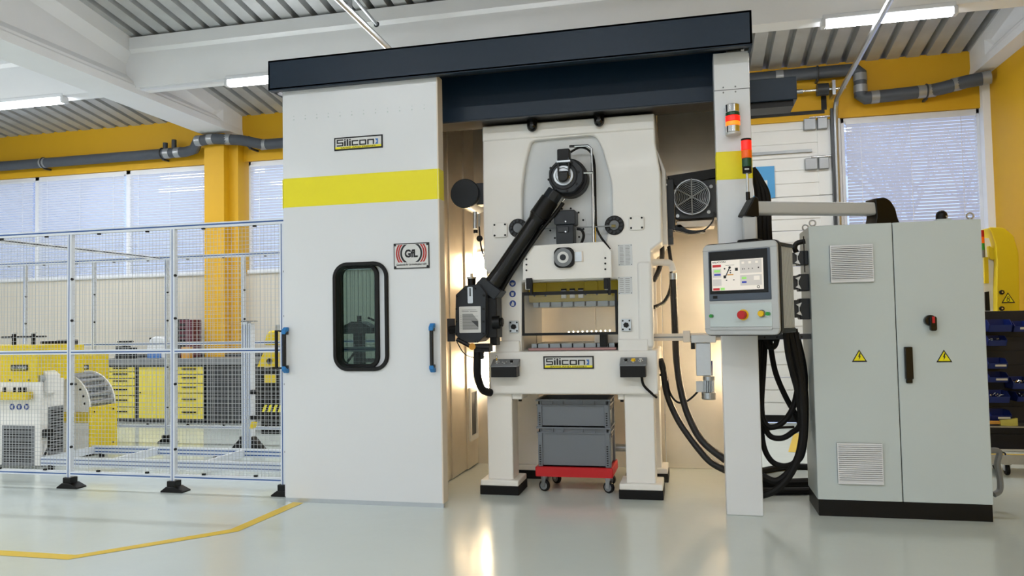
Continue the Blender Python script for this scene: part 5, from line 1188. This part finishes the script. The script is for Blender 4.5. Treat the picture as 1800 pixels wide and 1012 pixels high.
# quarter-circle roller table
qt_ = thing('roller_table', (-7.1, 7.87, 0), 'white quarter-circle roller table with yellow front panel', 'roller table')
cxr, czr, rr = -7.27, .58, .40
def quarter(r): return [(cxr+r*math.cos(t), czr+r*math.sin(t)) for t in [PI/2*i/12 for i in range(13)]]
front = quarter(rr)+[(-7.5, czr+rr), (-7.5, .05), (cxr+rr, .05)]
for y0, y1 in ((7.62, 7.64), (8.02, 8.04)): B().prism(front, 'y', y0, y1).build('side_plate', 'cream', qt_, smooth=False)
for i, t in enumerate((.12, .38, .64, .90, 1.16, 1.42)):
    x, z = cxr+(rr-.03)*math.cos(t), czr+(rr-.03)*math.sin(t); B().cyl((x, 7.64, z), (x, 8.02, z), .028, 14).build('roller', 'steel', qt_)
    B().cyl((x-.03*math.cos(t), 7.62, z-.03*math.sin(t)), (x-.03*math.cos(t), 7.612, z-.03*math.sin(t)), .014, 8).build('bolt', 'black', qt_)
pts = [(cxr+(rr-.09)*math.cos(t), czr+(rr-.09)*math.sin(t)) for t in [PI/2*i/10 for i in range(11)]]; pts += [(x-.012, z-.012) for x, z in pts[::-1]]
B().prism(pts, 'y', 7.64, 8.02).build('slide_sheet', 'alu', qt_)
B().box(cxr+rr-.01, cxr+rr+.012, 7.61, 8.05, .06, czr-.0).build('front_panel', 'ymach', qt_, bev=.004)
B().box(-7.5, cxr+rr, 7.605, 7.625, .40, .52).build('yellow_bar', 'ymach', qt_, bev=.003)
for y, z in ((7.68, .12), (7.98, .12), (7.68, .52), (7.98, .52)): B().cyl((cxr+rr+.012, y, z), (cxr+rr+.02, y, z), .009, 8).build('bolt', 'black', qt_)
B().box(-7.4, -6.95, 7.66, 8.0, .0, .10).build('foot_block', 'black', qt_, smooth=False)
yb2 = thing('feed_cover', (-7.2, 8.3, .8), 'low yellow guard box behind the roller table', 'guard')
a, c = fx(124, 652, 8.35), fx(166, 622, 8.35); B().box(a[0]-.15, c[0], 8.35, 8.6, a[1]-.12, c[1]).build('box', 'ymach', yb2, bev=.006)
B().box(a[0]-.1, c[0]-.05, 8.4, 8.58, 0, a[1]-.12).build('stand', 'cream', yb2, smooth=False)
a2, c2 = fx(128, 649, 8.35), fx(156, 641, 8.35)
sgn = thing('wordmark_sign', ((a2[0]+c2[0])/2, 8.35, a2[1]), 'small nameplate on the low yellow guard box behind the roller table', 'sign'); wordmark(sgn, a2[0], c2[0], a2[1], c2[1], 8.349, None)

# aluminium floor frame of the feed line
fm = thing('floor_rig', (-5.2, 7.3, 0), 'low aluminium profile frame on the floor inside the fence', 'frame')
for y in (6.9, 7.62):
    r_ = B().box(-6.82, -3.5, y-.02, y+.02, .045, .135).build('beam', 'alup', fm, smooth=False)
    for z in (.07, .11): B().box(-6.82, -3.5, y-.022, y-.016, z-.006, z+.006).build('inlay', 'bluein', r_, smooth=False)
for x in (-6.8, -5.95, -4.85, -3.6): B().box(x-.02, x+.02, 6.92, 7.6, .05, .13).build('cross_beam', 'alup', fm, smooth=False)
for x in (-6.7, -5.2, -3.8):
    for y in (6.9, 7.62): B().cyl((x, y, 0), (x, y, .05), .03, 12).build('levelling_foot', 'black', fm)
# profile stand with triangular feet
stn = thing('profile_stand', (-5.09, 8.1, 0), 'tall double aluminium profile stand on black triangular feet', 'stand')
zt = 1.54
for x0, x1 in ((-5.165, -5.085), (-5.075, -5.035)):
    c_ = B().box(x0, x1, 8.06, 8.14, .02, zt if x0 < -5.1 else zt-.02).build('column', 'alup', stn, smooth=False)
    for k in range(2 if x0 < -5.1 else 1): B().box(x0+.016+.04*k, x0+.026+.04*k, 8.057, 8.064, .05, zt-.03).build('inlay', 'bluein', c_, smooth=False)
B().box(-5.17, -5.0, 8.055, 8.145, zt, zt+.012).build('cap', 'dgrey', stn, smooth=False)
for s, x in ((-1, -5.165), (1, -5.035)): B().prism([(x, .0), (x+s*.17, .0), (x+s*.17, .02), (x, .20)], 'y', 8.05, 8.15).build('corner_foot', 'black', stn, bev=.004)
for z in (.72, .42): B().cbox((-5.0, 8.06, z), (.09, .06, .05)).build('clamp', 'black', stn, bev=.004)
B().prism([(-5.03, .30), (-4.98, .30), (-4.95, .37), (-5.0, .38)], 'y', 8.0, 8.06).build('valve', 'ymach', stn, bev=.004)

# workbench with yellow drawer units
YW = 10.4
wb_ = thing('workbench_top', (-8, 10.7, .9), 'long grey worktop along the beige wall', 'worktop')
zw0, zw1 = fx(240, 642, YW)[1], fx(240, 631, YW)[1]
B().box(-9.35, -6.6, YW-.03, 11.1, zw0, zw1).build('top', 'grey', wb_, bev=.006)
B().box(-9.35, -6.6, 11.0, 11.1, zw1, zw1+.05).build('upstand', 'dgrey', wb_, smooth=False)
def unit(x0, x1, kind, lab):
    t = thing('drawer_unit', ((x0+x1)/2, YW+.3, 0), lab, 'drawer unit', 'drawer units under the worktop')
    B().box(x0, x1, YW+.02, 10.98, .03, zw0-.005).build('carcass', 'graph', t, smooth=False)
    if kind == 'door':
        d_ = B().box(x0+.03, x1-.01, YW, YW+.02, .08, zw0-.03).build('door', 'ypale', t, bev=.003); B().cyl((x0+.06, YW, .48), (x0+.06, YW-.01, .48), .012, 8).build('lock', 'black', d_)
    else:
        zs_ = [.07, .25, .43, .58, .70, .80, zw0-.02] if kind == 6 else [.07, .25, .47, .62, .76, zw0-.02]
        for a, c in zip(zs_[:-1], zs_[1:]):
            d_ = B().box(x0+.01, x1-.01, YW, YW+.02, a+.006, c-.006).build('drawer', 'ypale', t, bev=.003)
            m = (a+c)/2+.02; B().box(x0+(x1-x0)*.3, x0+(x1-x0)*.75, YW-.012, YW, m-.01, m+.01).build('drawer_handle', 'black', d_, smooth=False)
xx = [fx(x, 690, YW)[0] for x in (183, 237, 241, 298, 304, 358)]
unit(xx[0], xx[1], 6, 'yellow drawer unit nearest the roller table'); unit(xx[2], xx[3], 'door', 'yellow cupboard with plain door between two drawer units'); unit(xx[4], xx[5], 5, 'yellow drawer unit beside the dark cupboard')
dk = thing('dark_cupboard', (-7.0, 10.7, 0), 'dark grey cupboard under the worktop in front of the yellow column', 'cupboard')
B().box(xx[5]+.03, -6.62, YW+.02, 10.98, .03, zw0-.005).build('carcass', 'graph', dk, bev=.004)
B().box(xx[5]+.04, (xx[5]-6.62)/2, YW+.0, YW+.02, .06, zw0-.03).build('door', 'dgrey', dk, bev=.003); B().box((xx[5]-6.62)/2+.006, -6.63, YW+.0, YW+.02, .06, zw0-.03).build('door', 'dgrey', dk, bev=.003)
# things on the worktop
zt = zw1+.001
v = thing('bench_vise', (-8.85, 10.6, zt), 'dark bench vise on the grey worktop', 'vise')
B().box(-9.0, -8.72, 10.5, 10.68, zt, zt+.05).build('base', 'dgrey', v, bev=.006); B().box(-8.97, -8.86, 10.48, 10.7, zt+.05, zt+.2).box(-8.83, -8.74, 10.48, 10.7, zt+.05, zt+.18).build('jaw', 'graph', v, bev=.008); B().cyl((-8.8, 10.48, zt+.1), (-8.8, 10.36, zt+.1), .02, 10).cyl((-8.88, 10.38, zt+.1), (-8.72, 10.38, zt+.1), .008, 8).build('screw', 'steel', v); B().cyl((-8.9, 10.6, zt+.2), (-8.9, 10.6, zt+.26), .03, 10).cyl((-9.02, 10.6, zt+.27), (-8.74, 10.6, zt+.27), .016, 8).build('bar', 'black', v)
v = thing('plastic_bag', (-8.2, 10.6, zt), 'white bag with blue base on the worktop', 'bag')
B().prism(rpoly([(-8.4, zt), (-8.02, zt), (-8.0, zt+.1), (-8.03, zt+.3), (-8.2, zt+.36), (-8.34, zt+.33), (-8.41, zt+.2)], .06), 'y', 10.5, 10.72).build('bag', 'pvc', v, bev=.02, seg=3); B().box(-8.38, -8.14, 10.485, 10.5, zt+.01, zt+.09).build('blue_patch', 'inkblue', v, smooth=False); B().cbox((-8.38, 10.6, zt+.30), (.06, .08, .06)).build('cap', 'black', v, bev=.01)
p = P(322, 595, 10.7); v = thing('storage_box', (p.x, 10.8, zt), 'tall dark maroon storage box with black grid on the worktop', 'box')
B().box(p.x-.13, p.x+.12, 10.75, 11.0, zt, P(322, 562, 10.75).z).build('body', 'maroon', v, bev=.01)
for k in range(6): zz = zt+.08+k*.085; B().box(p.x-.135, p.x-.0, 10.74, 10.755, zz, zz+.04).build('slot', 'black', v, smooth=False)
B().box(p.x-.135, p.x-.11, 10.74, 11.0, zt, P(322, 562, 10.75).z+.01).build('side_frame', 'black', v, smooth=False)
p = P(329, 630, 10.55); v = B().box(p.x-.07, p.x+.07, 10.5, 10.6, zt, zt+.18).build('carton', 'wood', bev=.004); tag(v, 'small orange carton standing on the worktop edge', 'carton')
# drill press in the back
dm = thing('drill_press', (-5.66, 9.7, 0), 'yellow and black drilling machine beside the sliding door', 'machine')
B().box(-5.82, -5.40, 9.55, 9.95, 0, .9).build('cabinet', 'black', dm, bev=.008)
hz = B()
for k in range(5): x = -5.80+k*.08; hz.prism([(x, .30), (x+.04, .30), (x+.08, .40), (x+.04, .40)], 'y', 9.545, 9.552)
hz.build('hazard_stripe', 'ystripe', dm, smooth=False, kind='stuff')
B().prism([(-5.86, .92), (-5.42, .92), (-5.46, 1.08), (-5.52, 1.16), (-5.74, 1.16), (-5.8, 1.05)], 'y', 9.52, 9.95).build('table_guard', 'ymach', dm, bev=.01); B().box(-5.76, -5.58, 9.54, 9.552, .70, .82).build('yellow_label', 'ymach', dm, smooth=False)
B().cyl((-5.62, 9.7, 1.16), (-5.62, 9.7, 1.5), .05, 14).build('column', 'steel', dm); B().prism(rpoly([(-5.76, 1.22), (-5.44, 1.22), (-5.44, 1.42), (-5.68, 1.42)], .06), 'y', 9.5, 9.95).build('head', 'ymach', dm, bev=.02); B().cyl((-5.66, 9.52, 1.0), (-5.66, 9.5, 1.0), .04, 16).build('dial', 'black', dm)

# ================================================================ RIGHT BACK CORNER
YR = 7.95
rk = thing('bin_rack', (3.1, YR+.2, 0), 'dark blue rack trolley with louvred back panel beside the cabinet', 'rack')
B().box(2.55, 3.75, YR+.16, YR+.20, .20, 1.50).build('back_panel', 'binback', rk, bev=.004)
for k in range(9): z = .32+k*.13; B().box(2.56, 3.74, YR+.145, YR+.16, z, z+.02).build('louvre', 'binback', rk, smooth=False)
B().box(2.55, 3.75, YR-.12, YR+.3, .11, .125).box(2.55, 3.75, YR-.13, YR-.12, .11, .19).build('tray', 'steel', rk, bev=.003)
B().box(2.55, 3.75, YR-.12, YR+.16, .44, .45).build('shelf', 'steel', rk, smooth=False)
for x in (2.78, 3.6):
    for y in (YR-.05, YR+.22):
        w_ = B().cyl((x-.015, y, .05), (x+.015, y, .05), .05, 18).build('castor', 'rubber', rk, bev=.005); B().box(x-.03, x+.03, y-.03, y+.03, .095, .112).box(x-.024, x-.018, y-.02, y+.02, .04, .1).box(x+.018, x+.024, y-.02, y+.02, .04, .1).build('fork', 'steel', w_)
def sbin(x0, x1, z0, h, lab, label_strip, parts):
    t = thing('storage_bin', ((x0+x1)/2, YR+.05, z0), lab, 'storage bin', 'blue storage bins on the rack')
    y0, y1 = YR-.06, YR+.14
    for xa_ in (x0, x1-.006): B().prism([(y0+.03, z0), (y1, z0), (y1, z0+h), (y0+.06, z0+h), (y0, z0+h*.55)], 'x', xa_, xa_+.006).build('side', 'bin', t, smooth=False)
    B().box(x0, x1, y0+.03, y1, z0, z0+.006).build('base', 'bin', t, smooth=False); B().box(x0, x1, y1-.006, y1, z0, z0+h).build('back', 'bin', t, smooth=False)
    B().prism([(y0+.03, z0), (y0+.036, z0), (y0+.006, z0+h*.55), (y0, z0+h*.55)], 'x', x0, x1).build('front', 'bin', t, smooth=False)
    if label_strip: B().box(x0+(x1-x0)*.35, x1-.012, y0+.006, y0+.010, z0+h*.22, z0+h*.42).build('label_strip', 'plate', t, smooth=False)
    if parts:
        b = B()
        for k in range(60): p_ = Vector((random.uniform(x0+.02, x1-.02), random.uniform(y0+.05, y1-.02), z0+h*.45+random.uniform(0, .025))); q_ = p_+Vector((random.uniform(-.015, .015), random.uniform(-.015, .015), random.uniform(-.004, .012))); b.cyl(p_, q_, .004, 5)
        b.build('screws', 'chrome', t, smooth=False, kind='stuff')
def bx2(x, y): return fx(x, y, YR-.05)
rows = [(1745, 1779, 583, 561, 'topmost blue bin of the left column on the rack', 0, 0), (1744, 1770, 608, 590, 'second blue bin from the top filled with screws', 0, 1), (1744, 1771, 648, 630, 'blue bin with white label below the gap', 1, 0), (1745, 1773, 672, 655, 'blue bin with white label above the screw bin', 1, 0), (1746, 1775, 708, 688, 'low blue bin filled with bright screws', 0, 1), (1748, 1778, 740, 722, 'lowest blue bin of the left column with white label', 1, 0)]
for x0, x1, y1, y0, lab, ls, pr_ in rows:
    a, c = bx2(x0, y1), bx2(x1, y0); sbin(a[0]-.03, c[0], a[1], c[1]-a[1], lab, ls, pr_)
for x0, x1, y1, y0, lab, ls, pr_ in [(1783, 1812, 583, 564, 'topmost blue bin at the right picture edge with white label', 1, 0), (1781, 1812, 684, 664, 'blue bin heaped with bright bolts at the right picture edge', 0, 1), (1789, 1816, 706, 690, 'lowest blue bin at the right picture edge', 0, 1)]:
    a, c = bx2(x0, y1), bx2(x1, y0); sbin(a[0], c[0], a[1], c[1]-a[1], lab, ls, pr_)
a = bx2(1752, 775); br = thing('hand_brush', (a[0]+.1, YR, .452), 'small brush with yellow bristles on the rack shelf', 'brush')
B().prism([(a[0]+.03, .452), (a[0]+.17, .452), (a[0]+.17, .52), (a[0]+.10, .505), (a[0]+.03, .50)], 'y', YR-.08, YR-.04).build('bristles', 'brush', br, smooth=False); B().box(a[0]-.06, a[0]+.03, YR-.075, YR-.045, .462, .492).build('handle', 'wood', br, bev=.006)
a = bx2(1762, 797); pb = thing('parts_tray', (a[0], YR, .126), 'small blue tray with shiny parts at the bottom of the rack', 'tray')
B().box(a[0]-.08, a[0]+.09, YR-.09, YR+.05, .126, .16).build('tray', 'bin', pb, bev=.004); B().torus((a[0], YR-.04, .175), .03, .007, (0, 1, .3), 20).build('ring', 'chrome', pb)
# yellow belt guard press behind the rack
YE = 9.2
yp = thing('eccentric_press', (3.35, YE+.3, 0), 'white press with tall yellow arched belt guard in the corner', 'press')
arch = rpoly(fpoly([(1737, 399), (1765, 400), (1782, 414), (1791, 446), (1792.5, 551), (1752, 551), (1752, 500), (1753, 462), (1750, 430), (1744, 410)], YE), .03)
B().prism(arch, 'y', YE, YE+.45).build('belt_guard', 'ymach', yp, bev=.012, seg=3)
pz = fx(1740, 440, YE+.1)
B().cyl((pz[0]-.02, YE+.12, pz[1]-.02), (pz[0]-.02, YE+.35, pz[1]-.02), .16, 30).build('flywheel', 'cream', yp)
B().prism(rpoly(fpoly([(1738, 430), (1751, 440), (1752, 456), (1741, 456)], YE+.05), .03), 'y', YE+.06, YE+.12).build('inner_guard', 'ymach', yp, smooth=False)
a = fx(1725, 555, YE+.1); B().box(a[0]-.35, fx(1752, 500, YE+.1)[0], YE+.1, YE+.5, 0, fx(1740, 458, YE+.1)[1]).build('frame', 'cream', yp, bev=.01)
B().prism(fpoly([(1729, 452), (1736, 452), (1737, 498), (1730, 498)], YE+.09), 'y', YE+.07, YE+.1).build('yellow_strip', 'ymach', yp, smooth=False)
B().prism(fpoly([(1731, 513), (1738, 512), (1740, 546), (1732, 546)], YE+.09), 'y', YE+.08, YE+.1).build('black_slot', 'black', yp, smooth=False)
for y in (513.5, 542): p = fx(1760, y, YE); k_ = B().cyl((p[0], YE, p[1]), (p[0], YE-.03, p[1]), .026, 6).build('knob', 'black', yp, bev=.004); B().cyl((p[0], YE-.029, p[1]), (p[0], YE-.034, p[1]), .009, 8).build('knob_cap', 'chrome', k_)
warn(1772, 524, .066, yp, 'hand', YE)
B().box(fx(1725, 555, YE)[0]-.4, fx(1793, 555, YE)[0], YE-.02, YE+.55, 0, fx(1760, 552, YE)[1]-.01).build('table', 'cream', yp, bev=.01)
st2 = thing('signal_tower', (fx(1729, 460, YE)[0], YE, fx(1729, 455, YE)[1]), 'small red, amber and green signal tower on the corner press', 'signal light')
xq = fx(1729, 430, YE-.03)[0]
for nm, y0, y1, m in (('red_lens', 404, 416, 'red'), ('amber_lens', 416, 427, 'orglamp'), ('green_lens', 427, 439, 'green'), ('base', 439, 452, 'grey')): B().cyl((xq, YE+.03, fx(1729, y1, YE)[1]), (xq, YE+.03, fx(1729, y0, YE)[1]), .03, 18).build(nm, m, st2)
# hose at the cabinet's right foot
o = B().tube([Vector((CX1-.01, 6.5, .42)), P(1754, 792, 6.5), P(1753, 815, 6.5), P(1758, 845, 6.5), P(1757, 862, 6.5), P(1747, 869, 6.48)], .022, 10, smooth=6).build('conduit_hose', 'grey'); tag(o, 'grey flexible hose curling at the right foot of the cabinet', 'hose')
# tool stand inside the fence, seen through the window of the sliding door
YV = 7.6
tv = thing('tool_stand', (P(626, 600, YV).x, YV+.1, 0), 'dark tool stand with sloping wings seen through the sliding door window', 'stand')
c0 = fx(625, 605, YV); zt = fx(625, 565, YV)[1]
B().box(c0[0]-.05, c0[0]+.05, YV+.05, YV+.15, .02, zt).build('post', 'graph', tv, bev=.005)
B().prism([(c0[0]-.2, zt-.13), (c0[0]+.2, zt-.13), (c0[0]+.2, zt-.07), (c0[0]+.05, zt), (c0[0]-.05, zt), (c0[0]-.2, zt-.07)], 'y', YV, YV+.2).build('wing', 'dgrey', tv, bev=.005)
B().cyl((c0[0], YV+.1, zt), (c0[0], YV+.1, zt+.06), .025, 12).build('cap', 'graph', tv)
B().tube([(c0[0], YV+.04, zt-.3), (c0[0]-.22, YV+.04, zt-.55)], .014, 8).build('brace', 'graph', tv)
B().box(c0[0]-.25, c0[0]+.25, YV-.1, YV+.3, .0, .03).build('foot_plate', 'dgrey', tv, bev=.004)
c1 = fx(659, 570, YV)
B().cyl((c1[0], YV+.1, zt-.4), (c1[0], YV+.1, zt-.02), .045, 14).build('side_roll', 'graph', tv)
B().box(c0[0], c1[0]+.06, YV+.06, YV+.14, zt-.44, zt-.40).build('side_shelf', 'dgrey', tv, smooth=False)
B().tube([(c1[0]-.1, YV+.05, zt+.04), (c1[0]+.08, YV+.05, zt-.04)], .012, 8).build('lever', 'black', tv)
